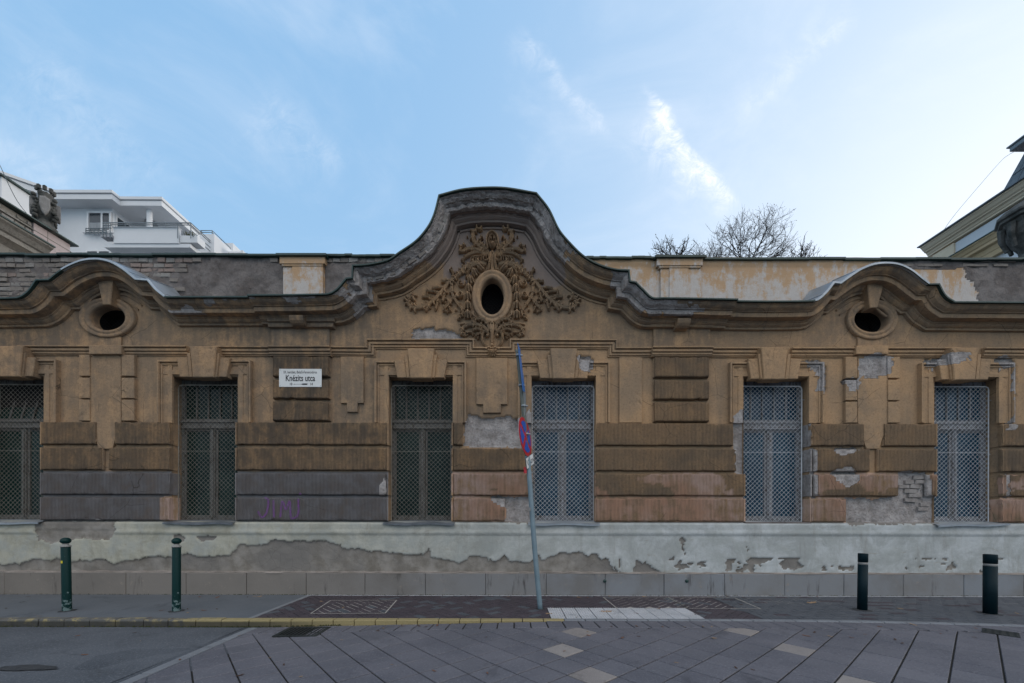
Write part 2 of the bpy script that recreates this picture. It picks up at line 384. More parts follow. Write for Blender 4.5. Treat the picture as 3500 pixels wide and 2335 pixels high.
M_BRICKP = simple('plaster_smeared_brick', (.22, .20, .19), (.36, .335, .32), 7, .95, 40, .012, .1, dirt=(.16, .14, .13), amt=.6)
M_MORTAR = simple('grey_mortar', (.14, .125, .12), (.22, .20, .19), 1.7, .96, 25, .03, .1, dirt=(.06, .055, .05), amt=.6)
M_DARK = simple('dark_interior', (.004, .004, .005), (.006, .006, .007), 3, .9)
def plinth_mat():
    m, q, b = new_mat('pale_plinth_paint'); tcx = q.n('ShaderNodeTexCoord').outputs['Object']
    at = q.n('ShaderNodeAttribute', attribute_name='wear'); bare = q.n('ShaderNodeSeparateColor', {0: at.outputs['Color']}).outputs[0]
    n1 = q.noise(tcx, .7, 4, .6); n2 = q.noise(tcx, 4, 6, .65); n4 = q.noise(tcx, 24, 5, .72); ns = q.noise(q.scale(tcx, 3, 3, 11), 1.2, 5, .7)
    x = q.n('ShaderNodeSeparateXYZ', {0: tcx}).outputs[0]
    pale = q.mix(q.step(x, -5.5, 3.5), (.43, .42, .35), (.475, .50, .505))  # cream to bluish paint, its left end darkened for the weaker light there
    pale = q.mix(q.m('MULTIPLY', q.step(q.noise(tcx, 1.7, 7, .75, .5), .40, .62), .75), pale, q.mix(1.0, pale, (.62, .62, .60), 'MULTIPLY'))
    rr_ = q.noise(q.scale(tcx, 7, 7, .9), 1, 6, .7); pale = q.mix(q.m('MULTIPLY', q.step(rr_, .52, .72), .45), pale, (.21, .19, .155))
    pale = q.mix(q.m('MULTIPLY', q.step(n2, .4, .7), .7), pale, (.34, .36, .345))
    pale = q.mix(q.m('MULTIPLY', q.step(ns, .60, .72), .35), pale, (.27, .22, .14))
    pale = q.mix(q.m('MULTIPLY', q.step(n4, .62, .74), .35), pale, (.20, .19, .17))
    bc = q.mix(q.step(n2, .35, .65), (.18, .162, .138), (.29, .27, .245))
    bc = q.mix(q.step(n1, .45, .62), bc, (.19, .178, .165))
    crack = q.n('ShaderNodeTexVoronoi', {'Vector': q.mix(.06, tcx, q.n('ShaderNodeTexNoise', {'Vector': tcx, 'Scale': 5.0}).outputs[1]), 'Scale': 5.0}, feature='DISTANCE_TO_EDGE').outputs[0]
    ck = q.m('MULTIPLY', q.step(crack, .012, .002), q.step(n1, .47, .56))
    bc = q.mix(q.m('MULTIPLY', ck, .5), bc, (.06, .055, .05))
    bf = q.step(q.m('ADD', bare, q.m('MULTIPLY', q.m('SUBTRACT', n4, .5), .9)), .42, .52)
    edge = q.m('MULTIPLY', q.step(q.m('ADD', bare, q.m('MULTIPLY', q.m('SUBTRACT', n4, .5), .9)), .24, .40), q.m('SUBTRACT', 1.0, bf))
    pale = q.mix(q.m('MULTIPLY', edge, .4), pale, (.24, .225, .20))
    q.put(b.inputs['Base Color'], q.mix(bf, pale, bc)); b.inputs['Roughness'].default_value = .9; b.inputs['Specular IOR Level'].default_value = .2
    h = q.m('ADD', q.m('ADD', q.m('MULTIPLY', n4, .6), q.m('MULTIPLY', n2, .8)), q.m('MULTIPLY', bf, -.9))
    bump(q, b, h, .012, .9); return m
M_PLINTH = plinth_mat()
def stone_mat():
    m, q, b = new_mat('base_stone'); tcx = q.n('ShaderNodeTexCoord').outputs['Object']
    x = q.n('ShaderNodeSeparateXYZ', {0: tcx}).outputs[0]
    n1 = q.noise(tcx, 1.3, 5, .6); n2 = q.noise(tcx, 9, 6, .7); ns = q.noise(q.scale(tcx, 6, 6, 1), 1, 5, .65); nf = q.noise(tcx, 60, 4, .7)
    inf = q.n('ShaderNodeObjectInfo').outputs['Random']
    col = q.mix(q.step(x, -5, 2.5), (.20, .18, .16), (.215, .23, .25))
    col = q.mix(q.m('MULTIPLY', q.step(n1, .4, .7), .6), col, (.145, .132, .118))
    col = q.mix(q.m('MULTIPLY', inf, .35), col, (.23, .215, .20))
    col = q.mix(q.m('MULTIPLY', q.step(ns, .58, .72), .75), col, (.055, .05, .048))
    col = q.mix(q.m('MULTIPLY', q.step(n2, .60, .70), .5), col, (.30, .255, .215))
    q.put(b.inputs['Base Color'], col); b.inputs['Roughness'].default_value = .85; b.inputs['Specular IOR Level'].default_value = .25
    bump(q, b, q.m('ADD', n2, q.m('MULTIPLY', nf, .4)), .006, .8); return m
M_STONE = stone_mat()
def attic_mat():
    m, q, b = new_mat('attic_render'); tcx = q.n('ShaderNodeTexCoord').outputs['Object']
    at = q.n('ShaderNodeAttribute', attribute_name='old').outputs['Fac']
    n1 = q.noise(tcx, 2.0, 6, .72); n2 = q.noise(tcx, 9, 6, .75); n3 = q.noise(tcx, 40, 4, .7); st = q.noise(q.scale(tcx, 5, 5, 1.6), 1.2, 6, .75)
    z = q.n('ShaderNodeSeparateXYZ', {0: tcx}).outputs[2]
    och = q.mix(n1, (.42, .275, .16), (.52, .36, .23))
    blue = q.mix(n2, (.42, .42, .42), (.60, .61, .62))
    ptc = q.step(q.m('ADD', q.m('ADD', q.m('MULTIPLY', st, .65), q.m('MULTIPLY', n2, .45)), q.m('MULTIPLY', q.m('SUBTRACT', 5.25, z), .25)), .42, .58)
    col = q.mix(q.m('MULTIPLY', ptc, .75), och, blue)
    grey = q.mix(q.step(n1, .35, .65), (.13, .114, .108), (.225, .205, .197))
    grey = q.mix(q.m('MULTIPLY', q.step(n2, .5, .68), .5), grey, (.085, .075, .07))
    og = q.step(q.m('ADD', at, q.m('MULTIPLY', q.m('SUBTRACT', n2, .5), .7)), .4, .6)
    col = q.mix(og, col, grey)
    q.put(b.inputs['Base Color'], col); b.inputs['Roughness'].default_value = .95; b.inputs['Specular IOR Level'].default_value = .1
    h = q.m('ADD', q.m('MULTIPLY', n3, .5), q.m('MULTIPLY', q.m('MULTIPLY', n2, 2.5), q.m('ADD', og, .15)))
    bump(q, b, h, .015, .9); return m
M_ATTIC = attic_mat()
def frame_mat(name, c1, c2):
    m, q, b = new_mat(name); tcx = q.n('ShaderNodeTexCoord').outputs['Object']
    n = q.noise(q.scale(tcx, 3, 3, 1), 8, 6, .75); n2 = q.noise(tcx, 40, 4, .7)
    col = q.mix(q.step(n, .48, .6), c1, c2)
    q.put(b.inputs['Base Color'], col); b.inputs['Roughness'].default_value = .8
    bump(q, b, q.m('ADD', n, n2), .004, .8); return m
M_FRAME = frame_mat('flaking_window_paint', (.11, .11, .105), (.045, .038, .03))
M_FRAME2 = frame_mat('flaking_window_paint_light', (.19, .20, .22), (.07, .06, .055))
M_MESH1 = simple('rusty_wire', (.30, .28, .24), (.20, .18, .15), 4, .7, dirt=(.07, .05, .035), amt=.5)
M_BLKW = simple('blackened_wire', (.02, .018, .016), (.035, .03, .025), 4, .8)
M_MESH2 = simple('painted_wire', (.62, .64, .66), (.48, .49, .50), 4, .6, dirt=(.15, .12, .10), amt=.3)
def glass_mat(name, c, rough, haze, sp_):
    m, q, b = new_mat(name); tcx = q.n('ShaderNodeTexCoord').outputs['Object']
    n = q.noise(tcx, 1.4, 5, .6); n2 = q.noise(tcx, 7, 5, .6)
    q.put(b.inputs['Base Color'], q.mix(q.m('MULTIPLY', q.step(n, .35, .7), .7), c, haze))
    q.put(b.inputs['Roughness'], q.m('MULTIPLY_ADD', n2, .2, rough)); b.inputs['Specular IOR Level'].default_value = sp_
    bump(q, b, n, .02, .25); return m
M_GL1 = glass_mat('dark_reflection_tint_glass', (.004, .016, .015), .05, (.012, .032, .028), .12)  # dark green reflection of the houses opposite put into the base colour
M_GL2 = glass_mat('sky_reflection_tint_glass', (.004, .030, .060), .08, (.014, .060, .100), .22)  # bluish sky reflection put into the base colour
def ground_mat(name, c1, c2, spk, sc=2.0, rough=.85, agg=160, patch=None):
    m, q, b = new_mat(name); tcx = q.n('ShaderNodeNewGeometry').outputs['Position']
    n1 = q.noise(tcx, sc, 6, .65); n2 = q.noise(tcx, agg, 3, .7); n3 = q.noise(tcx, 14, 5, .65)
    col = q.mix(q.step(n1, .3, .7), c1, c2); inf = q.n('ShaderNodeObjectInfo').outputs['Random']
    col = q.mix(q.m('MULTIPLY', q.step(n2, .5, .72), .55), col, spk)
    col = q.mix(q.m('MULTIPLY', q.step(n3, .55, .75), .40), col, tuple(v*.5 for v in c1))
    n7 = q.noise(tcx, 1.7, 6, .75, .8); col = q.mix(q.m('MULTIPLY', q.step(n7, .56, .70), .55), col, tuple(v*.45 for v in c1))
    col = q.mix(q.m('MULTIPLY', q.m('ABSOLUTE', q.m('SUBTRACT', inf, .5)), .30), col, spk)
    col = q.mix(q.m('MULTIPLY', q.step(inf, .55, 1.0), .18), col, tuple(v*.6 for v in c1))
    q.put(b.inputs['Base Color'], col); q.put(b.inputs['Roughness'], q.m('MULTIPLY_ADD', n3, -.25, rough+.1)); b.inputs['Specular IOR Level'].default_value = .3
    bump(q, b, q.m('ADD', n2, n3), .004, .7); return m
M_ASPH = ground_mat('road_asphalt', (.036, .044, .055), (.078, .088, .103), (.24, .25, .27), .9, .8, 55)
M_PAVA = ground_mat('pavement_asphalt', (.100, .115, .132), (.130, .146, .165), (.18, .195, .215), .8, .8, 140)
M_SLAB = ground_mat('paving_slab', (.088, .090, .108), (.128, .126, .145), (.24, .24, .26), 1.1, .8, 60)
M_SLABB = ground_mat('beige_slab', (.20, .18, .172), (.26, .235, .222), (.38, .355, .34), 1.5, .8, 120)
M_CLINK = ground_mat('clinker_brick', (.045, .037, .046), (.070, .056, .068), (.10, .09, .10), 4, .65, 90)
M_CLINK2 = ground_mat('blue_clinker_brick', (.055, .064, .078), (.085, .094, .108), (.13, .135, .15), 4, .6, 90)
M_JOINT = simple('dark_joint', (.018, .018, .016), (.030, .028, .024), 8, .95)
M_JOINTL = simple('sandy_joint', (.30, .29, .27), (.40, .385, .36), 8, .95)
M_KERB = ground_mat('granite_kerb', (.12, .12, .12), (.17, .17, .17), (.22, .22, .22), 3, .8, 90)
M_STRIP = ground_mat('concrete_strip', (.15, .16, .18), (.20, .215, .235), (.27, .28, .29), 2, .8, 90)
M_WHITE = ground_mat('white_tactile_tile', (.33, .345, .37), (.44, .45, .475), (.52, .52, .52), 2, .7, 60)
def kerb_yellow():
    m, q, b = new_mat('worn_yellow_kerb_paint'); tcx = q.n('ShaderNodeNewGeometry').outputs['Position']
    n1 = q.noise(tcx, 7, 6, .7); n2 = q.noise(tcx, 50, 4, .7)
    x = q.n('ShaderNodeSeparateXYZ', {0: tcx}).outputs[0]
    amt = q.m('ADD', n1, q.m('MULTIPLY', q.step(x, -4.6, -3.6), .22))
    st = q.mix(n1, (.07, .07, .065), (.15, .145, .135))
    col = q.mix(q.step(amt, .50, .60), st, q.mix(n2, (.22, .18, .085), (.36, .295, .15)))
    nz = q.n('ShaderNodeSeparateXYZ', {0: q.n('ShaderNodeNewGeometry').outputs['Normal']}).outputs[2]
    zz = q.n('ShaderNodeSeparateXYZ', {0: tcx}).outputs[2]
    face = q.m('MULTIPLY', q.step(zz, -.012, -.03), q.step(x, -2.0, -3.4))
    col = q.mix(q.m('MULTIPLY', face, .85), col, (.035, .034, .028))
    q.put(b.inputs['Base Color'], col); b.inputs['Roughness'].default_value = .85
    bump(q, b, q.m('ADD', n1, n2), .008, .8); return m
M_KYEL = kerb_yellow()

# ================================================================ STRUCTURE: ground
def clip_half(poly, a, b, c):
    """keep a*x+b*y <= c"""
    out = []
    for i in range(len(poly)):
        p, q2 = poly[i], poly[(i+1) % len(poly)]
        dp, dq = a*p[0]+b*p[1]-c, a*q2[0]+b*q2[1]-c
        if dp <= 0: out.append(p)
        if (dp < 0 < dq) or (dq < 0 < dp):
            t = dp/(dp-dq); out.append((p[0]+(q2[0]-p[0])*t, p[1]+(q2[1]-p[1])*t))
    return out
def area(p): return abs(sum(p[i][0]*p[(i+1) % len(p)][1]-p[(i+1) % len(p)][0]*p[i][1] for i in range(len(p))))/2
def ccw(p):
    s_ = sum(p[i][0]*p[(i+1) % len(p)][1]-p[(i+1) % len(p)][0]*p[i][1] for i in range(len(p)))
    return p if s_ > 0 else p[::-1]
def slab_geo(mb, poly, zf, gap=.004, ch=.004, h=.03, dz=0.0):
    """low prism with chamfered top from a plan polygon; zf(x) gives the top"""
    poly = ccw(poly); n = len(poly)
    def inset(dd):
        out = []
        for i in range(n):
            p0, p1, p2 = Vector(poly[i-1]), Vector(poly[i]), Vector(poly[(i+1) % n])
            a = (p1-p0); c2 = (p2-p1)
            if a.length < 1e-6 or c2.length < 1e-6: out.append(tuple(p1)); continue
            a.normalize(); c2.normalize(); n1 = Vector((-a.y, a.x)); n2 = Vector((-c2.y, c2.x))
            out.append(tuple(p1+(n1+n2)/max(.5, 1+n1.dot(n2))*dd))
        return out
    r0 = inset(gap); r1 = inset(gap+ch)
    v = [(p[0], p[1], zf(p[0])-h+dz) for p in r0] + [(p[0], p[1], zf(p[0])-ch+dz) for p in r0] + [(p[0], p[1], zf(p[0])+dz) for p in r1]
    f = [(r*n+i, r*n+(i+1) % n, (r+1)*n+(i+1) % n, (r+1)*n+i) for r in range(2) for i in range(n)] + [tuple(range(2*n, 3*n))]
    mb.add(v, f)

KB, KF = -1.63, -1.76          # back and front edge of the kerb
XT = -3.38                      # where the paved crossing starts
def ztab(x): return -.088 + .085*min(1, max(0, (x-XT)/(.35-XT)))
def kerby(x): return 0.0 if x < 2.6 else -.017*(x-2.6)**2
mb = MB(); mb.box(-150, 150, -150, 150, -.6, -.0905)
o = mb.build('ground', M_ASPH); tag(o, kind='structure')
# asphalt road detail patch
road = MB()
nx, ny = 90, 60
rx = np.linspace(-14, XT-.06, nx); ry = np.linspace(-14, KF-.002, ny)
RX, RY = np.meshgrid(rx, ry)
RZ = -.088 + (fbm(RX*1.5, RY*1.5, 31)-.5)*.012
o = obj('road', grid_mesh('road', np.stack([RX, RY, RZ], -1), nx, ny, M_ASPH)); tag(o, kind='structure')
# pavement left: asphalt
rx = np.linspace(-14, XT-.10, 90); ry = np.linspace(KB, .02, 16); RX, RY = np.meshgrid(rx, ry)
RZ = .0 + (fbm(RX*1.2, RY*1.2, 33)-.5)*.014*np.clip((RY-KB)*4, 0, 1)
pav = obj('pavement', grid_mesh('pavement', np.stack([RX, RY, RZ], -1), 90, 16, M_PAVA)); tag(pav, kind='structure')
mb = MB(); mb.box(XT-.10, XT-.03, KB, .02, -.05, .003, .002)
mb.build('edging_strip', M_STRIP, pav)
# patch seam in the asphalt pavement
# brick pavement
xr_ = 14.0
def back_poly():
    xs = [XT-.03] + list(np.linspace(2.6, xr_, 12))
    return xs
v = []; f = []
for x in back_poly(): v += [(x, KB+kerby(x), -.007), (x, .02, -.007)]
for i in range(len(v)//2-1): f.append((2*i, 2*i+2, 2*i+3, 2*i+1))
bpav = obj('brick_pavement', mesh_of('brick_pavement', v, f, M_JOINT)); tag(bpav, kind='structure')
# sandy jointed zones under the bricks
def quadz(px): return [(lambda p: (p.x, p.y))(ray_ground(*q)) for q in px]
def ray_ground(px, py, z=0.0):
    uu, vv = px-1750.0, HOR-py; a, b_ = uu*CA-vv*SA, uu*SA+vv*CA
    k = (z-EYE)/b_; return Vector((a*k, F*k-D, z))
LIGHTZ = [quadz([(1062, 2098), (1130, 2053), (1356, 2052), (1316, 2097)]),
          quadz([(2062, 2042), (2282, 2042), (2350, 2079), (2110, 2081)]),
          quadz([(2284, 2042), (2510, 2044), (2600, 2082), (2352, 2080)]),
          [(3.4, -.75), (9, -.75), (9, -.03), (2.9, -.03)]]
LIGHTZ = [ccw(z_) for z_ in LIGHTZ]
mb = MB()
for pl in LIGHTZ:
    mb.add([(p[0], p[1], -.0038) for p in pl], [tuple(range(4))])
o = mb.build('sandy_joints', M_JOINTL, bpav)
for pl in LIGHTZ[:3]:
    for i in range(4):
        a_, b_ = Vector(pl[i]), Vector(pl[(i+1) % 4]); d_ = (b_-a_).normalized(); n_ = Vector((-d_.y, d_.x))*.009
        mb = MB(); mb.add([(*(a_-n_), .0035), (*(b_-n_), .0035), (*(b_+n_), .0035), (*(a_+n_), .0035)], [(0, 1, 2, 3)]); mb.build('trench_seam', M_JOINTL, bpav)
# herringbone (left) and running bond (right)
XSW = ray_ground(2570, 2100).x
TAC = (ray_ground(1884, 2117).x, ray_ground(2406, 2113).x, ray_ground(1884, 2115).y, ray_ground(1870, 2078).y)
bricks = []
bl, bw = .20, .10
def clip_pav(poly, xa, xb):
    poly = clip_half(poly, -1, 0, -xa); 
    if poly: poly = clip_half(poly, 1, 0, xb)
    if poly: poly = clip_half(poly, 0, 1, -.035)
    if poly:
        cx = sum(p[0] for p in poly)/len(poly); poly = clip_half(poly, 0, -1, -(KB+.003+kerby(cx)))
    return poly
r45 = math.radians(45); c45, s45 = math.cos(r45), math.sin(r45)
def herring(xa, xb, ya, yb):
    out = []
    n = 80
    for i in range(-n, n):
        for j in range(-n, n):
            # lattice vectors of 2:1 herringbone (units of brick width)
            X0 = i*1 + j*2; Y0 = i*1 - j*2
            for (w_, h_, ox, oy) in ((2, 1, 0, 0), (1, 2, 0, 1)):
                x0, y0 = (X0+ox)*bw, (Y0+oy)*bw
                q4 = [(x0, y0), (x0+w_*bw, y0), (x0+w_*bw, y0+h_*bw), (x0, y0+h_*bw)]
                cx = sum(p[0] for p in q4)/4; cy = sum(p[1] for p in q4)/4
                rx_, ry_ = cx*c45-cy*s45, cx*s45+cy*c45
                if xa-.2 < rx_ < xb+.2 and ya-.2 < ry_ < yb+.2:
                    out.append([(p[0]*c45-p[1]*s45, p[0]*s45+p[1]*c45) for p in q4])
    return out
for pl in herring(XT, XSW, KB, 0):
    full = pl; pl = clip_pav(pl, XT-.028, XSW)
    if pl:   # cut out the tactile field
        cx = sum(p[0] for p in pl)/len(pl); cy = sum(p[1] for p in pl)/len(pl)
        if TAC[0]-.0 < cx < TAC[1] and cy < TAC[3]:
            pl = clip_half(pl, 0, -1, -(TAC[3])) if cy > TAC[3]-.0 else []
        elif TAC[0] < cx < TAC[1]: pl = clip_half(pl, 0, -1, -(TAC[3]))
        elif cy < TAC[3] and cx <= TAC[0]: pl = clip_half(pl, 1, 0, TAC[0])
        elif cy < TAC[3] and cx >= TAC[1]: pl = clip_half(pl, -1, 0, -TAC[1])
    if pl and len(pl) > 2 and area(pl) > .0012: bricks.append((pl, 0))
row = 0; yy = -.035-bw
while yy > -2.6:
    x0 = XSW + (row % 2)*.1 - .2
    while x0 < xr_:
        q4 = [(x0, yy), (x0+bl, yy), (x0+bl, yy+bw), (x0, yy+bw)]
        pl = clip_pav(q4, XSW, xr_)
        if pl and len(pl) > 2 and area(pl) > .0012: bricks.append((pl, 1))
        x0 += bl
    yy -= bw; row += 1
def seen(pl):
    cx = sum(p[0] for p in pl)/len(pl); cy = sum(p[1] for p in pl)/len(pl)
    px = 1750+F*cx/(cy+D) if cy > -D+.2 else 1e9
    py = HOR+F*EYE/(cy+D) if cy > -D+.2 else 1e9
    return (0 <= px <= 3500 and py <= 2335), cy, cx
vis = [b_ for b_ in bricks if seen(b_[0])[0]]
vis.sort(key=lambda b_: seen(b_[0])[1])
top300 = set(id(b_) for b_ in vis[:296])
rest = {0: MB(), 1: MB()}
for b_ in bricks:
    pl, k = b_; dzr = random.uniform(-.0012, .0015)
    mt = k if random.random() < .9 else 1-k
    _c = (sum(p[0] for p in pl)/len(pl), sum(p[1] for p in pl)/len(pl)); gp_ = .0038
    for z_ in LIGHTZ:
        if all((z_[(i_+1) % 4][0]-z_[i_][0])*(_c[1]-z_[i_][1])-(z_[(i_+1) % 4][1]-z_[i_][1])*(_c[0]-z_[i_][0]) > 0 for i_ in range(4)): gp_ = .0065
    if id(b_) in top300:
        mb = MB(); slab_geo(mb, pl, lambda x: 0.0, gp_, .003, .007, dzr)
        mb.build('brick', (M_CLINK, M_CLINK2)[mt], bpav)
    else: slab_geo(rest[mt], pl, lambda x: 0.0, gp_, .003, .007, dzr)
for k in (0, 1): tag(rest[k].build('bricks', (M_CLINK, M_CLINK2)[k], bpav), kind='stuff')
# tactile tiles
nxT, nyT = 10, 3
tw, td = (TAC[1]-TAC[0])/nxT, (TAC[3]-TAC[2])/nyT
mb = MB(); slab_geo(mb, [(0, 0), (tw, 0), (tw, td), (0, td)], lambda x: 0.0, .0055, .003, .007)
for a in range(6):
    for b_ in range(6):
        cx, cy, r = tw*(a+.5)/6, td*(b_+.5)/6, .0115
        n = 6; v = [(cx+r*math.cos(6.283*k/n), cy+r*math.sin(6.283*k/n), 0) for k in range(n)] + [(cx+r*.55*math.cos(6.283*k/n), cy+r*.55*math.sin(6.283*k/n), .0055) for k in range(n)]
        mb.add(v, [(k, (k+1) % n, n+(k+1) % n, n+k) for k in range(n)]+[tuple(range(n, 2*n))])
me = mesh_of('tactile_tile', mb.v, mb.f, M_WHITE)
for a in range(nxT):
    for b_ in range(nyT):
        o = obj('tactile_tile', me, bpav); o.location = (TAC[0]+a*tw, TAC[2]+b_*td, random.uniform(.001, .003))
# white edging along the wall foot
x = wx(1060)
mbt = MB(); slab_geo(mbt, [(0, -.035), (.19, -.035), (.19, .0), (0, .0)], lambda x: 0.0, .003, .002, .007)
me = mesh_of('edging_tile', mbt.v, mbt.f, M_WHITE)
while x < 9.5:
    o = obj('edging_tile', me, bpav); o.location = (x, -.088, .004); x += .193
# kerb
kerb = empty('kerb', (0, 0, 0)); kerb['kind'] = 'structure'
x = -9.2; k = 0
while x < 9.5:
    L = random.uniform(.31, .37) if x < -3.4 else .272
    x1 = x+L; yellow = x < .42
    ya, yb = kerby(x), kerby(x1)
    w_ = .105 if yellow else .085
    zb = -.14; jz = random.uniform(-.004, .004) if x < -3.4 else 0
    zt = .004+jz
    e = .0055; r = .012 if x < -3.4 else .007
    v = []
    nseg = 5
    for i in range(nseg+1):
        t = i/nseg; xx = x+e+(L-2*e)*t; yo = ya+(yb-ya)*t
        wob = (random.uniform(-.006, .006) if x < -3.4 else 0)
        v += [(xx, KB+yo, zb), (xx, KB+yo, zt), (xx, KB-w_+r+yo+wob*.5, zt+wob*.3), (xx, KB-w_+yo+wob, zt-r), (xx, KB-w_-.004+yo, zb)]
    f = []
    for i in range(nseg):
        for q in range(4): a = i*5+q; f.append((a, a+5, a+6, a+1))
    f += [(0, 1, 2, 3, 4), tuple(nseg*5+q for q in (4, 3, 2, 1, 0))]
    obj('kerb_stone', mesh_of('kerb_stone', v, f, M_KYEL if yellow else M_STRIP), kerb)
    x = x1; k += 1

# raised crossing paved with big slabs
v = []; f = []
xs = [XT-.0] + list(np.linspace(-3.0, 12, 30))
for xx in xs: v += [(xx, -14, ztab(xx)-.012), (xx, KF+.02+kerby(xx), ztab(xx)-.012)]
for i in range(len(xs)-1): f.append((2*i, 2*i+2, 2*i+3, 2*i+1))
cross = obj('crossing', mesh_of('crossing', v, f, M_JOINT)); tag(cross, kind='structure')
slabs = []
x = XT+.13; yb0 = KF+.045
while x < 11:        # border course along the kerb
    sh = .05*math.copysign(1, x)*min(1, abs(x)/2)
    ko = kerby(x)
    q4 = [(x-sh*-1, -2.03+ko), (x+.205+sh, -2.03+ko), (x+.205, KF+.0+ko-(.0 if x < .42 else -.045)), (x, KF+ko-(.0 if x < .42 else -.045))]
    q4[0] = (x+sh, -2.03+ko)
    slabs.append((q4, 0)); x += .205
TS = .3035
aR = math.atan2(1590, F); aL = math.atan2(1166, F)     # directions of the two joint families
e1 = Vector((math.sin(aR), math.cos(aR))); e2 = Vector((-e1.y, e1.x))
pR = ray_ground(3241, 2335); pL = ray_ground(1003, 2335)
oR = Vector((pR.x, pR.y)).dot(e2); oL = Vector((pL.x, pL.y)).dot(e1)
beige = [(1928, 2155), (1958, 2228), (2006, 2320), (2557, 2157), (2715, 2232), (2933, 2323)]
bp = [ray_ground(*q) for q in beige]
for i in range(-50, 60):
    for j in range(-60, 60):
        a0, b0 = oL+i*TS, oR+j*TS
        q4 = [e1*a0+e2*b0, e1*(a0+TS)+e2*b0, e1*(a0+TS)+e2*(b0+TS), e1*a0+e2*(b0+TS)]
        q4 = [tuple(p) for p in q4]; cx = sum(p[0] for p in q4)/4; cy = sum(p[1] for p in q4)/4
        if not (-3.8 < cx < 11 and -8.5 < cy < -1.7): continue
        k = 1 if any(abs((p.x-cx)*e1.x+(p.y-cy)*e1.y) < TS/2 and abs((p.x-cx)*e2.x+(p.y-cy)*e2.y) < TS/2 for p in bp) else 0
        q4 = clip_half(q4, -1, 0, -(XT+.13))
        if q4: q4 = clip_half(q4, 0, 1, -2.035+kerby(cx))
        if q4 and len(q4) > 2 and area(q4) > .003: slabs.append((q4, k))
x = KF
while x > -9:        # grey strip between asphalt and paving
    slabs.append(([(XT, x-.5), (XT+.125, x-.5), (XT+.125, x-.004), (XT, x-.004)], 2)); x -= .5
vis = [s_ for s_ in slabs if seen(s_[0])[0]]; vis.sort(key=lambda s_: seen(s_[0])[1])
top = set(id(s_) for s_ in vis[:297]); restS = MB()
for s_ in slabs:
    pl, k = s_; mt = (M_SLAB, M_SLABB, M_STRIP)[k]
    dzr = random.uniform(-.0012, .0012) if k < 2 else .002
    if id(s_) in top or k:
        mb = MB(); slab_geo(mb, pl, ztab, .0064, .005, .02, dzr)
        o = mb.build('paving_slab' if k < 2 else 'edging_strip', mt, cross)
        if k == 1: o['label'] = 'beige paving slab'
    else: slab_geo(restS, pl, ztab, .0064, .005, .02, dzr)
tag(restS.build('paving_slabs', M_SLAB, cross), kind='stuff')

# ================================================================ STRUCTURE: the old building
B = empty('old_building', (0, 0, 0), label='long single-storey old building with ochre stucco front, curved gable and grated windows', cat='building')
WINX = [(-77, 149), (587, 812), (1328, 1547), (1817, 2037), (2541, 2767), (3193, 3417)]
WZT = wz(1289); WZB = wz(1785)
WIN = [(wx(a, 0), wx(b_, 0)) for a, b_ in WINX]
ROWS = [(wz(1447), wz(1524.5)), (wz(1533.5), wz(1611)), (wz(1619.5), wz(1695)), (wz(1703), wz(1782))]

# top outline of the front (flashing edge); True marks a hard corner
TOPL = [(-500, 1018, 1), (54, 1017, 0), (92, 999, 0), (124, 956, 1), (167, 955, 1), (211, 922, 0), (268, 895, 0), (306, 887, 0), (345, 887, 0), (383, 897, 0), (425, 922, 0),
    (465, 954.5, 1), (507, 957.5, 1), (536, 991, 0), (565, 1014, 1), (1120, 1010, 0), (1152, 996, 0), (1187, 957, 1), (1206, 955, 1), (1208, 913, 1), (1263, 909, 0), (1329, 894, 0),
    (1367, 869, 0), (1424, 829, 0), (1463, 783, 0), (1484, 740, 0), (1501, 675.5, 1), (1577, 656, 0), (1654, 649, 0), (1730, 650.5, 0), (1834, 668, 1), (1876, 721.5, 0), (1911, 792, 0),
    (1945, 834, 0), (1995, 882, 0), (2048, 911, 0), (2102, 926, 0), (2148, 929, 1), (2152, 966.5, 1), (2171, 970, 1), (2198, 997, 0), (2226, 1022, 0), (2260, 1023, 1), (2784, 1027, 0), (2818, 1004, 0),
    (2849, 966, 1), (2872, 968, 1), (2906, 943.5, 0), (2945, 919, 0), (2990, 903, 0), (3040, 900, 0), (3079, 907, 0), (3117, 926, 0), (3151, 953, 0), (3174, 970, 1), (3209, 970, 1),
    (3232, 1010.5, 0), (3262, 1031, 1), (4000, 1036, 1)]
YF = -.42
def smooth_path(pts, step=.035):
    P = [(*wp(p[0], p[1], YF), p[2]) for p in pts]
    out = []
    for i in range(len(P)-1):
        p1, p2 = np.array(P[i][:2]), np.array(P[i+1][:2])
        p0 = np.array(P[i-1][:2]) if (i > 0 and not P[i][2]) else p1-(p2-p1)
        p3 = np.array(P[i+2][:2]) if (i+2 < len(P) and not P[i+1][2]) else p2+(p2-p1)
        L = np.linalg.norm(p2-p1); n = max(1, int(L/step))
        ks = np.linspace(0, 1, n, endpoint=False) if n > 1 else [0]
        m1 = (p2-p0)/2 * L/max(1e-6, np.linalg.norm(p2-p0)/2) ; m2 = (p3-p1)/2 * L/max(1e-6, np.linalg.norm(p3-p1)/2)
        for t in ks:
            h = (2*t**3-3*t**2+1)*p1+(t**3-2*t**2+t)*m1+(-2*t**3+3*t**2)*p2+(t**3-t**2)*m2
            out.append(tuple(h))
    out.append(P[-1][:2]); return out
TOP = smooth_path(TOPL)
def miters(path):
    n = len(path); out = []
    for i in range(n):
        a = np.array(path[i])-np.array(path[max(i-1, 0)]); c_ = np.array(path[min(i+1, n-1)])-np.array(path[i])
        if i == 0: a = c_
        if i == n-1: c_ = a
        a = a/np.linalg.norm(a); c_ = c_/np.linalg.norm(c_)
        n1 = np.array([a[1], -a[0]]); n2 = np.array([c_[1], -c_[0]])
        out.append((n1+n2)/max(.35, 1+n1.dot(n2)))
    return out
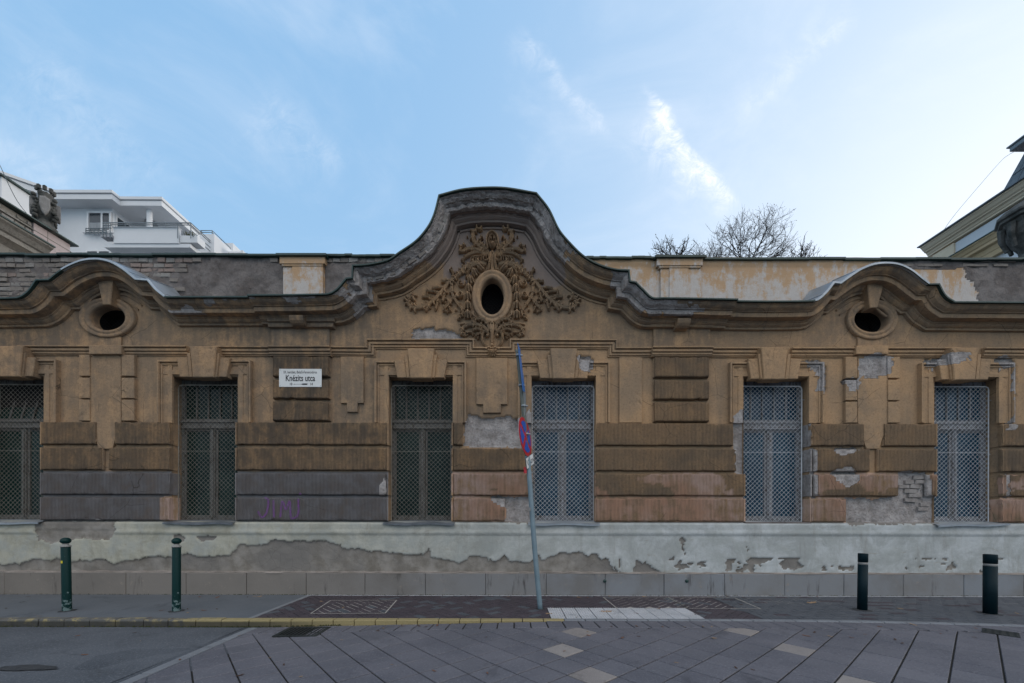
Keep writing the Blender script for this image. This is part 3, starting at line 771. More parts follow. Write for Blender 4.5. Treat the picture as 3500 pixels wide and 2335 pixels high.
def sweep(mb, path, prof, extra=None, jit=None, closed=False):
    mt = miters(path); K = len(prof); b = len(mb.v)
    for i, (x, z) in enumerate(path):
        e = extra(x) if extra else 0
        for k, (p, t) in enumerate(prof):
            j = jit(x, z, k) if jit else 0
            mb.v.append((x+mt[i][0]*t, -(p+(e if p > .001 else 0)+j), z+mt[i][1]*t))
    for i in range(len(path)-1):
        for k in range(K-1): a = b+i*K+k; mb.f.append((a, a+1, a+K+1, a+K))
    mb.f.append(tuple(b+k for k in range(K))[::-1]); mb.f.append(tuple(b+(len(path)-1)*K+k for k in range(K)))
XG0, XG1 = wp(868, 1010, -.3)[0], wp(2503, 1025, -.3)[0]
exf = lambda x: .05 if XG0 < x < XG1 else 0
# insert doubled points where the cornice steps forward
def with_steps(path, xs):
    out = []
    for i, p in enumerate(path):
        if i:
            for xs_ in xs:
                a = path[i-1]
                if a[0] < xs_ <= p[0]:
                    t = (xs_-a[0])/(p[0]-a[0]); z = a[1]+(p[1]-a[1])*t
                    out += [(xs_-.004, z), (xs_+.004, z)]
        out.append(p)
    return out
TOPS = with_steps(TOP, [XG0, XG1])
PROF = [(0, .012), (.385, .014), (.385, .028), (.372, .034), (.366, .048), (.345, .070), (.312, .088), (.290, .098), (.290, .108), (.262, .110), (.258, .178), (.245, .182), (.13, .184), (.13, .205), (.112, .212), (.100, .232), (.070, .252), (.052, .258), (.050, .290), (.0, .298)]
ragx0, ragx1 = wx(1200, -.3), wx(1940, -.3)
def jitc(x, z, k):
    if k < 1: return 0
    j = (float(vnoise(np.float64(x*8), np.float64(z*8+k), 3))-.5)*.010
    if ragx0 < x < ragx1 and z > 4.9 and 2 <= k <= 12:
        j += (float(fbm(np.float64(x*14), np.float64(z*14+k*.7), 5))-.62)*.10
    return j
mb = MB(); sweep(mb, TOPS, PROF, exf, jitc)
me = mesh_of('cornice', mb.v, mb.f, M_WALL)
set_mask(me, {'soot': .15, 'bare': 0})
# crumbled grey stretches of the cornice
at = me.color_attributes['wear']
co = np.array([q.co[:] for q in me.vertices]); col = np.empty(len(co)*4, np.float32); at.data.foreach_get('color', col); col = col.reshape(-1, 4)
crumb = (co[:, 0] > wx(1215, -.3)) & (co[:, 0] < wx(1925, -.3)) & (np.tile(np.arange(len(PROF)), len(TOPS)) < 12)
crumb |= ((co[:, 0] > wx(1195, -.3)) & (co[:, 0] < wx(1262, -.3))) | ((co[:, 0] > wx(2085, -.3)) & (co[:, 0] < wx(2190, -.3)) & (np.tile(np.arange(len(PROF)), len(TOPS)) < 12))
crumb |= (fbm(co[:, 0]*1.3, co[:, 2]*3, 17) > .66) & (np.tile(np.arange(len(PROF)), len(TOPS)) < 12)
col[crumb, 0] = .95
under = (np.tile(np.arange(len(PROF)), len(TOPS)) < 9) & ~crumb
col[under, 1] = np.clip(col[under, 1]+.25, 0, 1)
at.data.foreach_set('color', col.reshape(-1)); 
corn = obj('cornice', me, B)
# flashing along the outer edge
mb = MB(); PF = [(.0, -.012), (.428, -.004), (.436, .0), (.436, .020), (.424, .020), (.424, .012), (0, .010)]
sweep(mb, TOPS, PF, exf); o = mb.build('flashing', M_GREEN, B)
# metal top sheets of the gable and of the two arches
def sub(path, x0, x1): return [p for p in path if x0 <= p[0] <= x1]
for (a, b_, mt, back) in ((1209, 2150, M_GREEN, .5), (211, 566, M_ZINC, .02), (2782, 3176, M_ZINC, .02)):
    pth = sub(TOP, wp(a-1, 900, YF)[0], wp(b_+1, 900, YF)[0]); mb = MB()
    lift = .10 if mt is M_ZINC else 0
    sweep(mb, pth, [(-back, -.016-lift), (.432, -.016), (.438, -.008), (.438, .016), (.430, .016), (-back, .002)])
    mb.build('roof_sheet', mt, B)
# seams on the zinc
for (a, b_) in ((211, 566), (2782, 3176)):
    pth = sub(TOP, wp(a, 900, YF)[0], wp(b_, 900, YF)[0]); mt_ = miters(pth)
    for i in range(4, len(pth)-2, 9):
        x, z = pth[i]; m_ = mt_[i]; mb = MB()
        mb.tube([(x-m_[0]*.018, -.43, z-m_[1]*.018), (x-m_[0]*.115, -.025, z-m_[1]*.115)], .006, 5); mb.build('sheet_seam', M_ZINC, B)

# the stucco wall with its openings
xs_t = np.array([p[0] for p in TOP]); zs_t = np.array([p[1] for p in TOP])
def topz(x):
    best = 9
    for dx_ in (-.12, -.06, 0, .06, .12): best = np.minimum(best, np.interp(x+dx_, xs_t, zs_t))
    return best-.14
def breaks(a, b_, cuts, res):
    cuts = sorted(c_ for c_ in set([a, b_]+[c_ for c_ in cuts if a < c_ < b_])); out = []
    for i in range(len(cuts)-1):
        n = max(1, int(round((cuts[i+1]-cuts[i])/res))); out += list(np.linspace(cuts[i], cuts[i+1], n, endpoint=False))
    return np.array(out+[b_])
XL, XR = -11.0, 11.0
gx = breaks(XL, XR, [w for p in WIN for w in p], .025)
zA = wz(1210)
gz1 = breaks(wz(1792), zA, [WZT, WZB], .025); nup = 90
nz = len(gz1)+nup; nxg = len(gx)
tz = topz(gx)
Zg = np.zeros((nz, nxg)); Zg[:len(gz1)] = gz1[:, None]
tt = np.linspace(0, 1, nup+1)[1:, None]; Zg[len(gz1):] = zA + (tz-zA)[None]*tt
Xg = np.broadcast_to(gx, Zg.shape)
bare = masks(Xg, Zg)[0]; gr = masks(Xg, Zg)[4]
hgt = (fbm(Xg*3, Zg*3, 21)-.5)*.008 + (fbm(Xg*14, Zg*14, 22)-.5)*.004
hgt = hgt - bare*(.014+.035*fbm(Xg*8, Zg*8, 23)+.014*fbm(Xg*30, Zg*30, 24)) - gr*.006
V = np.stack([Xg, -hgt, Zg], -1)
cx = (Xg[:-1, :-1]+Xg[1:, 1:])/2; cz = (Zg[:-1, :-1]+Zg[1:, 1:])/2
keep = np.ones(cx.shape, bool)
for a, b_ in WIN: keep &= ~((cx > a) & (cx < b_) & (cz < WZT))
OCU = [('side', 364, 1085, 97, 68, 60, 42), ('mid', 1682, 1011.5, 69, 90, 40, 61.5), ('side', 2983, 1091, 87, 69, 60, 42)]
ocs = []
for kd, px, py, rx_, ry_, hx, hy in OCU:
    X0, Z0 = wp(px, py, -.05); k = (D-.05)/F; ocs.append((kd, X0, Z0, rx_*k, ry_*k, hx*k, hy*k))
    keep &= ~(((cx-X0)/((rx_+hx)/2*k))**2+((cz-Z0)/((ry_+hy)/2*k))**2 < 1)
me = grid_mesh('wall', V, nxg, nz, M_WALL, keep); set_mask(me); wall = obj('wall', me, B)
# reveals
for a, b_ in WIN:
    mb = MB()
    mb.add([(a, 0, WZB-.05), (a, .30, WZB-.05), (a, .30, WZT), (a, 0, WZT)], [(0, 1, 2, 3)])
    mb.add([(b_, 0, WZB-.05), (b_, .30, WZB-.05), (b_, .30, WZT), (b_, 0, WZT)], [(3, 2, 1, 0)])
    mb.add([(a, 0, WZT), (a, .30, WZT), (b_, .30, WZT), (b_, 0, WZT)], [(0, 1, 2, 3)])
    mb.build('window_reveal', M_WALL, B, mask={'soot': .2})
# solid core behind the gable and behind the whole front
gp = [p for p in TOP if wx(1195, YF) < p[0] < wx(2165, YF)]
poly = [(p[0], p[1]-.02) for p in gp]; poly = [(poly[0][0], 4.0)]+poly+[(poly[-1][0], 4.0)]
mb = MB(); mb.prism_xz(poly, .36, .5); mb.box(XL, XR, .36, .5, -.3, 4.05); mb.build('inner_wall', M_DARK, B)

# rusticated blocks
def block(x0, x1, z0, z1, p=.065, mat=None, er=.018, seed=0, name='rustic_block', res=.03, extra=None, poly=None):
    nx_ = max(6, int((x1-x0)/res)); nz_ = max(6, int((z1-z0)/res))
    uu = np.linspace(0, 1, nx_); vv = np.linspace(0, 1, nz_)
    # tighten columns near the rim
    def rim(L, n):
        q = np.linspace(0, L, n); return np.concatenate([[0, er*.35, er], q[1:-1][(q[1:-1] > er*1.3) & (q[1:-1] < L-er*1.3)], [L-er, L-er*.35, L]])
    X = x0+rim(x1-x0, nx_); Z = z0+rim(z1-z0, nz_); XX, ZZ = np.meshgrid(X, Z)
    XX = XX.copy(); ZZ = ZZ.copy()
    d = np.minimum.reduce([XX-x0, x1-XX, ZZ-z0, z1-ZZ])
    hh = np.where(d <= 1e-6, 0, np.where(d < er*.6, p*.80, p))
    n_ = (fbm(XX*12+seed, ZZ*12, 40)-.5)
    hh = hh+np.where(d > 1e-6, n_*.008, 0)
    rimk = np.clip(1-d/(er*1.5), 0, 1)
    chip = np.clip(fbm(XX*16, ZZ*16, 44)-.60, 0, 1)*rimk*.16
    hh = hh-chip*1.2
    ZZ = ZZ+np.where(np.abs(ZZ-z0) < np.abs(ZZ-z1), 1, -1)*chip*.5+(fbm(XX*3, ZZ*0+seed, 41)-.5)*.008
    b_ = masks(XX, ZZ)[0]
    if b_.mean() > .03: hh = np.where((b_ > .5) & (d > 1e-6), hh-.022-.014*fbm(XX*20, ZZ*20, 45), hh)
    V = np.stack([XX, -hh, ZZ], -1)
    me = grid_mesh(name, V, XX.shape[1], XX.shape[0], mat or M_RIB); set_mask(me, extra)
    return obj(name, me, B)
bi = 0
def brow(px0, px1, row, **k):
    global bi
    bi += 1; z0, z1 = ROWS[row][1], ROWS[row][0]
    return block(wx(px0, -.05), wx(px1, -.05), z0, z1, seed=bi*3.3, **k)
g_ = 2
for r in (0, 1):
    brow(140, 330 if r == 0 else 351, r); brow(392 if r == 0 else 372, 583, r)
    brow(810, 1325, r)
    brow(3424, 3760, r); brow(2037, 2507 if r == 0 else 2518, r)
for r in (2, 3):
    brow(139, 583, r); brow(809, 1325, r); brow(2035, 2545, r); brow(3424, 3760, r)
    brow(-480, -70, r)
for r in (0, 1): brow(-480, -70, r)
brow(1549, 1582, 0); brow(1549, 1815, 1); brow(1549, 1815, 2); brow(1549, 1727, 3)
brow(2770, 2954, 0); brow(2785, 2974, 1); brow(3020, 3200, 0); brow(2999, 3200, 1)
brow(2787, 3071, 2); brow(3170, 3200, 2); brow(2773, 2893, 3)
# blocks turn the corner into the reveals
for wi, (a, b_) in enumerate(WIN):
    for r in range(4):
        z0, z1 = ROWS[r][1], ROWS[r][0]
        for side, xx in ((0, a), (1, b_)):
            if (wi, side, r) in ((3, 0, 0), (3, 0, 3), (5, 0, 3), (4, 0, 0), (4, 0, 1)): continue
            mb = MB(); x0, x1 = (xx-.012, xx+.014) if side == 0 else (xx-.014, xx+.012)
            mb.box(x0, x1, -.046, .17, z0+.002, z1-.002, .006)
            mb.build('reveal_block', M_WALL, B, mask={'soot': .1})
# pilaster blocks
PIL = [(929, 1124, 1438), (2236, 2426, 1442)]
for (a, b_, _) in PIL:
    for (t0, t1) in ((1217, 1288), (1297, 1364), (1372, 1440)):
        bi += 1; block(wx(a, -.085), wx(b_, -.085), wz(t1, -.085), wz(t0, -.085), p=.085, seed=bi)
# plain pilaster heads
def gridcut(me, step=.05, jit=.0022):
    bm = bmesh.new(); bm.from_mesh(me)
    for ax in (0, 2):
        vs = [q_.co[ax] for q_ in bm.verts]; a, b_ = min(vs), max(vs); n = int((b_-a)/step)
        for i in range(1, n+1):
            t = a+(b_-a)*i/(n+1); no = (1, 0, 0) if ax == 0 else (0, 0, 1); co = [0, 0, 0]; co[ax] = t
            bmesh.ops.bisect_plane(bm, geom=bm.verts[:]+bm.edges[:]+bm.faces[:], dist=1e-5, plane_co=co, plane_no=no)
    bmesh.ops.recalc_face_normals(bm, faces=bm.faces)
    bm.to_mesh(me); bm.free()
    n = len(me.vertices); co = np.empty(n*3, np.float32); me.vertices.foreach_get('co', co); co = co.reshape(-1, 3).astype(float)
    f0 = co[:, 1].min(); w = (co[:, 1] < .005)
    chip = np.clip(fbm(co[:, 0]*13, co[:, 2]*13, 71)-.66, 0, 1)*.06
    co[:, 1] += w*((fbm(co[:, 0]*9, co[:, 2]*9, 70)-.5)*jit*.8+chip)
    co[:, 0] += w*(fbm(co[:, 0]*14, co[:, 2]*14, 72)-.5)*jit; co[:, 2] += w*(fbm(co[:, 0]*14, co[:, 2]*14, 73)-.5)*jit*1.6
    b_ = masks(co[:, 0], co[:, 2])[0]; co[:, 1] += w*b_*.012
    me.vertices.foreach_set('co', co.astype(np.float32).reshape(-1)); me.update()
def pan(pxs, p, ch=.006, name='panel', yb=.02, mat=None, extra=None, seg=True):
    poly = [wp(x, y, -p) for x, y in pxs]; mb = MB(); mb.prism_xz(poly, -p, yb, ch)
    me = mesh_of(name, mb.v, mb.f, mat or M_WALL); gridcut(me); set_mask(me, extra or {'soot': 0}); return obj(name, me, B)
for (a, b_, _) in PIL:
    pan(rect(a-2, 1112, b_+2, 1186), .045, name='pilaster_head', extra={'soot': .2})
    for (t0, t1, p_, e) in ((1095, 1117, .11, 10), (1084, 1098, .15, 14)):
        pan(rect(a-4-e, t0, b_+4+e, t1), p_, name='pilaster_moulding', extra={'soot': .1})
# brackets under the cornice
for (a, b_, t0, t1) in ((990, 1037, 1079, 1110), (2314, 2358, 1087, 1116)):
    x0, x1 = wx(a, -.22), wx(b_, -.22); z0, z1 = wz(t1, -.2), wz(t0, -.24); mb = MB()
    pr = [(-.02, z1), (-.25, z1), (-.25, z1-.03), (-.235, z0+.055), (-.20, z0+.02), (-.16, z0), (-.02, z0-.01)]
    n = len(pr); v = [(x0, y, z) for y, z in pr]+[(x1, y, z) for y, z in pr]
    mb.add(v, [(i, (i+1) % n, n+(i+1) % n, n+i) for i in range(n)]+[tuple(range(n))[::-1], tuple(range(n, 2*n))])
    mb.build('bracket', M_WALL, B, mask={'soot': .1})
# string course
def sc_path(pts, y=-.06): return [wp(x, yy, y) for x, yy in pts]
SP = [(0, -.004), (.080, .002), (.084, .022), (.064, .030), (.040, .034), (.040, .042), (.060, .046), (.058, .082), (.026, .088), (.026, .098), (.044, .102), (.040, .128), (.014, .134), (.024, .140), (.022, .152), (0, .156)]
def jits(x, z, k): return (float(fbm(np.float64(x*9), np.float64(z*9+k), 6))-.5)*.008
def dense(path, st=.05):
    out = []
    for i in range(len(path)-1):
        a, b_ = np.array(path[i]), np.array(path[i+1]); n = max(1, int(np.linalg.norm(b_-a)/st))
        out += [tuple(a+(b_-a)*t) for t in np.linspace(0, 1, n, endpoint=False)]
    return out+[path[-1]]
def course(pts, ex=0):
    mb = MB(); sweep(mb, dense(sc_path(pts, -.06-ex)), SP, (lambda x: ex), jits)
    me = mesh_of('string_course', mb.v, mb.f, M_WALL); set_mask(me); return obj('string_course', me, B)
course([(-500, 1181), (-20, 1181)]); course([(62, 1181), (637, 1182)]); course([(731, 1183), (917, 1184)])
course([(917, 1182), (1127, 1182)], .065)
course([(1127, 1184), (1250, 1185), (1250, 1159), (1621, 1159), (1621, 1187), (1742, 1187), (1742, 1159), (2110, 1160), (2110, 1187), (2231, 1187)])
course([(2231, 1184), (2437, 1184)], .065)
course([(2437, 1188), (2622, 1188)]); course([(2708, 1188), (3280, 1188)]); course([(3366, 1188), (3900, 1190)])
for px in (306, 2930): pan(rect(px-3, 1181, px+108, 1210), .105, name='course_break')
# architraves with keystones
AP = [(0, 0), (.075, .0), (.078, .028), (.060, .036), (.036, .040), (.036, .046), (.052, .050), (.050, .070), (.032, .076), (.030, .092), (.026, .098), (.026, .150), (.036, .156), (.038, .19)]
for wi, (a, b_) in enumerate(WINX):
    yt = 1285+(a-500)*.0035; o1 = 47
    pth = sc_path([(a-o1, 1445), (a-o1, yt-53), (b_+o1, yt-53), (b_+o1, 1445)], -.05)
    APw = AP+[(.038, .232), (0, .236)]
    mb = MB(); sweep(mb, dense(pth), APw, None, jits); me = mesh_of('architrave', mb.v, mb.f, M_WALL); set_mask(me); obj('architrave', me, B)
    c_ = (a+b_)/2+(0 if 1 < wi < 4 else -6)
    kt = yt-106 if wi in (2, 3) else yt-104
    kt = 1190 if wi in (2, 3) else 1183+(a-500)*.0018
    pan([(c_-46, kt), (c_+46, kt), (c_+36, yt+4), (c_-36, yt+4)], .175, .012, 'keystone')
    for s_ in (-1, 1):
        pan([(c_+s_*44, kt+23), (c_+s_*56, kt+23), (c_+s_*47, yt+3), (c_+s_*36, yt+3)], .140, .006, 'voussoir')
        pan([(c_+s_*54, kt+38), (c_+s_*91, kt+40), (c_+s_*80, yt+3), (c_+s_*46, yt+3)], .110, .008, 'voussoir')
# hanging tablets and strips
pan([(1164, 1219), (1242, 1219), (1242, 1378), (1222, 1378), (1222, 1408), (1185, 1408), (1185, 1378), (1164, 1378)], .045, .005, 'tablet')
pan([(1628, 1223), (1734, 1223), (1734, 1382), (1712, 1382), (1712, 1411), (1651, 1411), (1651, 1382), (1628, 1382)], .045, .005, 'tablet')
pan(rect(2117, 1221, 2195, 1445), .042, .005, 'tablet')
for c0, c1, s0, s1, dy_ in ((307, 413, 269, 458, 0), (2932, 3035, 2891, 3077, 7)):
    pan([(c0, 1210), (c1, 1210), (c1, 1443), (c1-30, 1534), (c0+30, 1534), (c0, 1443)], .042, .004, 'strip')
    pan(rect(c0, 1150, c1, 1184), .030, .004, 'strip')
    for (t0, t1) in ((1212, 1285), (1291, 1361), (1366, 1438)):
        t0 += dy_; t1 += dy_
        pan(rect(s0, t0, c0-1, t1), .062, .007, 'side_block'); pan(rect(c1+1, t0, s1, t1), .062, .007, 'side_block')
# oculi
for kd, X0, Z0, rx_, ry_, hx, hy in ocs:
    pr = [(1.0, .0), (1.0, .050), (.95, .062), (.88, .060), (.84, .045), (.80, .044), (.77, .058), (.70, .060), (.66, .045), (.635, .04), (.62, .0), (.612, -.12)]
    n = 72; mb = MB()
    for (s_, p_) in pr:
        for k in range(n):
            t = 2*math.pi*k/n
            # interpolate between outer and hole ellipse
            w_ = (s_-.62)/.38; ax = hx+(rx_-hx)*w_ if w_ > 0 else hx*(1+w_); az = hy+(ry_-hy)*w_ if w_ > 0 else hy*(1+w_)
            mb.v.append((X0+ax*math.cos(t), -p_, Z0+az*math.sin(t)))
    for i in range(len(pr)-1):
        for k in range(n): mb.f.append((i*n+k, i*n+(k+1) % n, (i+1)*n+(k+1) % n, (i+1)*n+k))
    me = mesh_of('oculus_surround', mb.v, mb.f, M_WALL, True); set_mask(me, {'soot': .1}); oc = obj('oculus_surround', me, B)
    if kd == 'side' and X0 > 0: oc['label'] = 'oculus surround with bare grey plaster on its lower right'
    mb = MB()
    ring = [(X0+hx*1.0*math.cos(6.28318*k/32), Z0+hy*1.0*math.sin(6.28318*k/32)) for k in range(32)]
    mb.add([(x, y, z) for y in (.119, .345) for x, z in ring], [(k, (k+1) % 32, 32+(k+1) % 32, 32+k) for k in range(32)]+[tuple(range(32, 64))]); mb.build('oculus_backing', M_DARK, B)
    mb = MB(); r_ = .0011
    for i in range(-14, 15):          # rusty wire mesh inside the opening
        for s_ in (-1, 1):
            pts = []
            for t in np.linspace(-.45, .45, 61):
                x, z = i*.062+t, s_*t
                if (x/hx)**2+(z/hy)**2 < .93: pts.append((X0+x, .17+.01*math.sin(t*40), Z0+z))
            if len(pts) > 2: mb.tube(pts[::6]+[pts[-1]] if len(pts) > 7 else [pts[0], pts[-1]], r_, 3, False)
    mb.build('wire_mesh', M_BLKW, B)
    if kd == 'side':
        px = 1750+(X0/((D-.1)/F)); s_ = px
        q0, q1, q2, q3 = ((331, 385, 350, 377) if X0 < 0 else (2964, 3023, 2974, 3000)); t0, t1 = (957, 1041) if X0 < 0 else (968, 1052)
        pan([(q0, t0), (q1, t0), (q3, t1), (q2, t1)], .155, .010, 'oculus_keystone', extra={'soot': -.1})
# inner line mouldings of the gable follow its outline
ip = sub(TOP, wp(1215, 950, YF)[0], wp(2140, 950, YF)[0])
ip = [p for i, p in enumerate(ip) if i % 3 == 0]
mb = MB(); sweep(mb, ip, [(0, .315), (.022, .318), (.022, .345), (0, .35)]); 
mb.build('gable_moulding', M_WALL, B, mask={'soot': 0, 'bare': 0})
for a, b_ in ((216, 462), (2880, 3168)):
    ip = [p for i, p in enumerate(sub(TOP, wp(a, 950, YF)[0], wp(b_, 950, YF)[0])) if i % 2 == 0]
    for t in (.335, .43):
        mb = MB(); sweep(mb, ip, [(0, t), (.026, t+.002), (.018, t+.022), (0, t+.03)]); mb.build('arch_moulding', M_WALL, B, mask={'soot': 0, 'bare': 0})

# bricks exposed on the gable cornice
def brick_obj(parent, cx_, cz_, yf, w_, h_, dp, ang, mat, seed):
    rnd = random.Random(seed); mb = MB(); j = lambda a: rnd.uniform(-a, a)
    ca, sa = math.cos(ang), math.sin(ang); v = []
    for (yy, sc) in ((yf+dp, 1), (yf+.008, 1), (yf, .90)):
        for (a, b_) in ((-1, -1), (1, -1), (1, 1), (-1, 1)):
            lx, lz = a*w_/2*sc+j(.006), b_*h_/2*sc+j(.004)
            v.append((cx_+lx*ca-lz*sa, yy+j(.005), cz_+lx*sa+lz*ca))
    mb.add(v, [(r*4+i, r*4+(i+1) % 4, r*4+4+(i+1) % 4, r*4+4+i) for r in range(2) for i in range(4)]+[(8, 9, 10, 11)])
    return mb.build('brick', mat, parent)
def arc_walk(path, x0, x1, step):
    out = []; acc = 0
    for i in range(1, len(path)):
        a, b_ = path[i-1], path[i]
        L = math.dist(a, b_)
        if a[0] >= x0 and b_[0] <= x1:
            while acc < L:
                t = acc/L; out.append((a[0]+(b_[0]-a[0])*t, a[1]+(b_[1]-a[1])*t, math.atan2(b_[1]-a[1], b_[0]-a[0]))); acc += step*random.uniform(.85, 1.2)
            acc -= L
    return out
sd = 0
for (x0, x1, offs, st, p_, hh, ww) in ((1212, 1498, .060, .155, .35, .058, .140), (1212, 1498, .128, .17, .315, .055, .15), (1503, 1832, .062, .092, .365, .062, .082), (1838, 1915, .062, .14, .345, .058, .13)):
    for (x, z, a) in arc_walk(TOP, wp(x0, 800, YF)[0], wp(x1, 800, YF)[0], st):
        nx_, nz_ = math.sin(a), -math.cos(a); sd += 1
        white = (wx(1430, YF) < x < wx(1505, YF)) and offs > .05
        brick_obj(corn, x+nx_*offs, z+nz_*offs, -(p_+random.uniform(-.012, .012)), ww*random.uniform(.85, 1.05), hh, .12, a, M_BRICKW if white and random.random() < .8 else M_BRICK, sd)

# attic wall behind the cornice
def attic(px0, px1, old):
    x0, x1 = wx(px0, .03), wx(px1, .03); z0, z1 = wz(1040, .03), wz(880, .03)
    X = breaks(x0, x1, [], .03); Z = breaks(z0, z1, [], .03); XX, ZZ = np.meshgrid(X, Z)
    ov = old(XX, ZZ)
    hh = (fbm(XX*5, ZZ*5, 50)-.5)*(.012+.06*ov)+(fbm(XX*22, ZZ*22, 51)-.5)*.02*ov
    # rolls along the top band
    hh = hh + .018*(ZZ > wz(906, .03))*(1-ov)
    V = np.stack([XX, .03-hh, ZZ], -1); me = grid_mesh('attic_wall', V, len(X), len(Z), M_ATTIC)
    a_ = me.attributes.new('old', 'FLOAT', 'POINT'); a_.data.foreach_set('value', ov.reshape(-1).astype(np.float32))
    return obj('attic_wall', me, B)
aw1 = attic(-450, 1420, lambda X, Z: np.where((X > wx(996)) & (X < wx(1106)), 0.0, 1.0))
bx = lambda X, px: (X > wx(px))*1.0
aw2 = attic(1930, 3960, lambda X, Z: np.clip(((X > wx(3012)) & (Z > wz(918)+(fbm(X*2, Z*2, 8)-.5)*.15))*1.0 + (X > wx(3330)+(fbm(X*0, Z*3, 9)-.5)*.5)*.8, 0, 1))
for a, b_ in ((-450, 1420), (1930, 3960)):
    mb = MB(); mb.box(wx(a), wx(b_), .09, .34, wz(1036, .03), wz(880, .03)-.01); mb.build('attic_core', M_MORTAR, B)
# attic coping
for (a, b_, y0_, dyy) in ((-450, 958, 873, 0), (1108, 1420, 874, 0), (1960, 2244, 880, 0), (2405, 3960, 881.5, 0)):
    mb = MB(); n = 14; xs_ = np.linspace(wx(a), wx(b_), n)
    for i in range(n-1):
        zt = wz(y0_, 0)+random.uniform(-.008, .008)
        z1_ = zt; mb.box(xs_[i]-.004, xs_[i+1]+.004, -.035-.0007*i, .36, zt-.030-.001*(i % 3), zt+.0008*(i % 4))
    mb.build('coping', M_GREEN, B)
# attic pilasters
for (a, b_, i0, i1, top_, mid, ca_) in ((955, 1110, 997, 1103, 871, 903, M_ATTIC), (2246, 2403, 2288, 2353, 877, 907, M_ATTIC)):
    q = wz
    pe = []
    def ap(x0, x1, t0, t1, p_, nm):
        poly = [wp(x0, t0, -p_), wp(x1, t0, -p_), wp(x1, t1, -p_), wp(x0, t1, -p_)]; mb = MB(); mb.prism_xz(poly, -p_, .05, .006)
        o = mb.build(nm, M_ATTIC, B); a_ = o.data.attributes.new('old', 'FLOAT', 'POINT'); return o
    mb = MB(); mb.prism_xz([wp(a-8, top_-1, -.06), wp(b_+8, top_-1, -.06), wp(b_+8, top_+6, -.06), wp(a-8, top_+6, -.06)], -.10, .36); mb.build('coping', M_GREEN, B)
    ap(a, b_, top_+6, top_+30, .055, 'pilaster_cap'); ap(a+7, b_-7, top_+30, top_+38, .040, 'pilaster_cap')
    ap(a+12, b_-6, top_+38, 1036, .012, 'pilaster_shaft'); ap(i0, i1, top_+34, 1036, .028, 'pilaster_shaft')
# exposed attic bricks
rows_ = [(887, 0)]+[(905+16.2*i, i+1) for i in range(8)]
for (py, r) in rows_:
    x = -60+random.uniform(0, 20)
    while x < 1400:
        w_ = random.uniform(26, 34) if r == 0 else random.uniform(28, 46)
        xc = x+w_/2
        ok = (r == 0 and (xc < 700 or 1110 < xc < 1400)) or (r in (1, 2) and (xc < 615)) or (r > 2 and (xc < 150 or 410 < xc < 610)) or (r > 2 and 150 < xc < 250 and r < 6)
        if r == 0 and 700 <= xc < 950: ok = random.random() < .5
        if r > 0 and random.random() < .16: ok = False
        if ok:
            sd += 1; X_, Z_ = wp(xc, py, .0)
            mt = M_BRICKW if random.random() < (.5 if r < 1 else .12) else (M_BRICKR if (r in (1, 2) and 440 < xc < 590) or random.random() < .08 else M_BRICK)
            brick_obj(aw1, X_, Z_, .03-random.uniform(.006, .026), w_*.00505-.008, .064 if r else .072, .05, random.uniform(-.03, .03), mt, sd)
        x += w_
for i in range(16):      # a few bricks on the right end
    sd += 1; xc = random.uniform(3090, 3480); X_, Z_ = wp(xc, random.choice([889, 904, 904]), 0); brick_obj(aw2, X_, Z_, .012, .17, .045, .05, 0, M_BRICK, sd)
# exposed bricks between the two right-hand windows
for r in range(9):
    x = 3075+(r % 2)*18
    while x < (3150 if r < 5 else 3150):
        w_ = random.uniform(34, 48)
        if random.random() < .62 and not (r < 5 and x+w_ > 3172):
            sd += 1; X_, Z_ = wp(x+w_/2, 1632+15.5*r, 0); brick_obj(wall, X_, Z_, .012-random.uniform(-.004, .010), w_*.005-.008, .066, .05, random.uniform(-.04, .04), M_BRICKP, sd)
        x += w_

M_BRB = 0
# plinth
pz0, pz1 = wz(1960, -.06), wz(1786, -.06)
X = breaks(XL, XR, [], .022); Z = breaks(pz0, pz1, [], .022); XX, ZZ = np.meshgrid(X, Z)
b_ = masks(XX, ZZ)[0]
hh = .06+(fbm(XX*2, ZZ*2, 60)-.5)*.016+(fbm(XX*13, ZZ*13, 61)-.5)*.008-b_*(.016+.022*fbm(XX*6, ZZ*6, 62))
mo = (ZZ < wz(1814, -.06)) & (ZZ > wz(1826, -.06)); hh = hh+np.where(ZZ > wz(1814, -.06), .010, 0)+mo*.020*(b_ < .5)
V = np.stack([XX, -hh, ZZ], -1); V[-1, :, 1] = .01; V[-1, :, 2] += .012; V[-2, :, 2] += .004
me = grid_mesh('plinth', V, len(X), len(Z), M_PLINTH); set_mask(me); obj('plinth', me, B)
jx = [-380, -190, 15, 222, 430, 636, 842, 1046, 1247, 1454, 1660, 1867, 2069, 2270, 2476, 2682, 2885, 3088, 3295, 3500, 3700, 3900]
for i in range(len(jx)-1):
    x0, x1 = wx(jx[i], -.075, 2000)+.003, wx(jx[i+1], -.075, 2000)-.003; mb = MB(); r = random.uniform(-.004, .004)
    mb.box(x0, x1, -.075+r, .05, -.05, wz(1960, -.075)-.001+random.uniform(-.004, .002), .007); mb.build('base_stone', M_STONE, B)
mb = MB()       # crumbling mortar bed on top of the stones
X = np.linspace(XL, XR, 700)
v = []
for x in X:
    h_ = .014+.012*float(vnoise(np.float64(x*9), np.float64(0), 3)); v += [(x, -.086+.02*float(vnoise(np.float64(x*7), np.float64(3), 3)), wz(1960, -.08)-.006), (x, -.076, wz(1960, -.08)+h_), (x, -.03, wz(1960, -.08)+h_+.006)]
mb.add(v, [(3*i+k, 3*i+3+k, 3*i+4+k, 3*i+1+k) for i in range(len(X)-1) for k in (0, 1)])
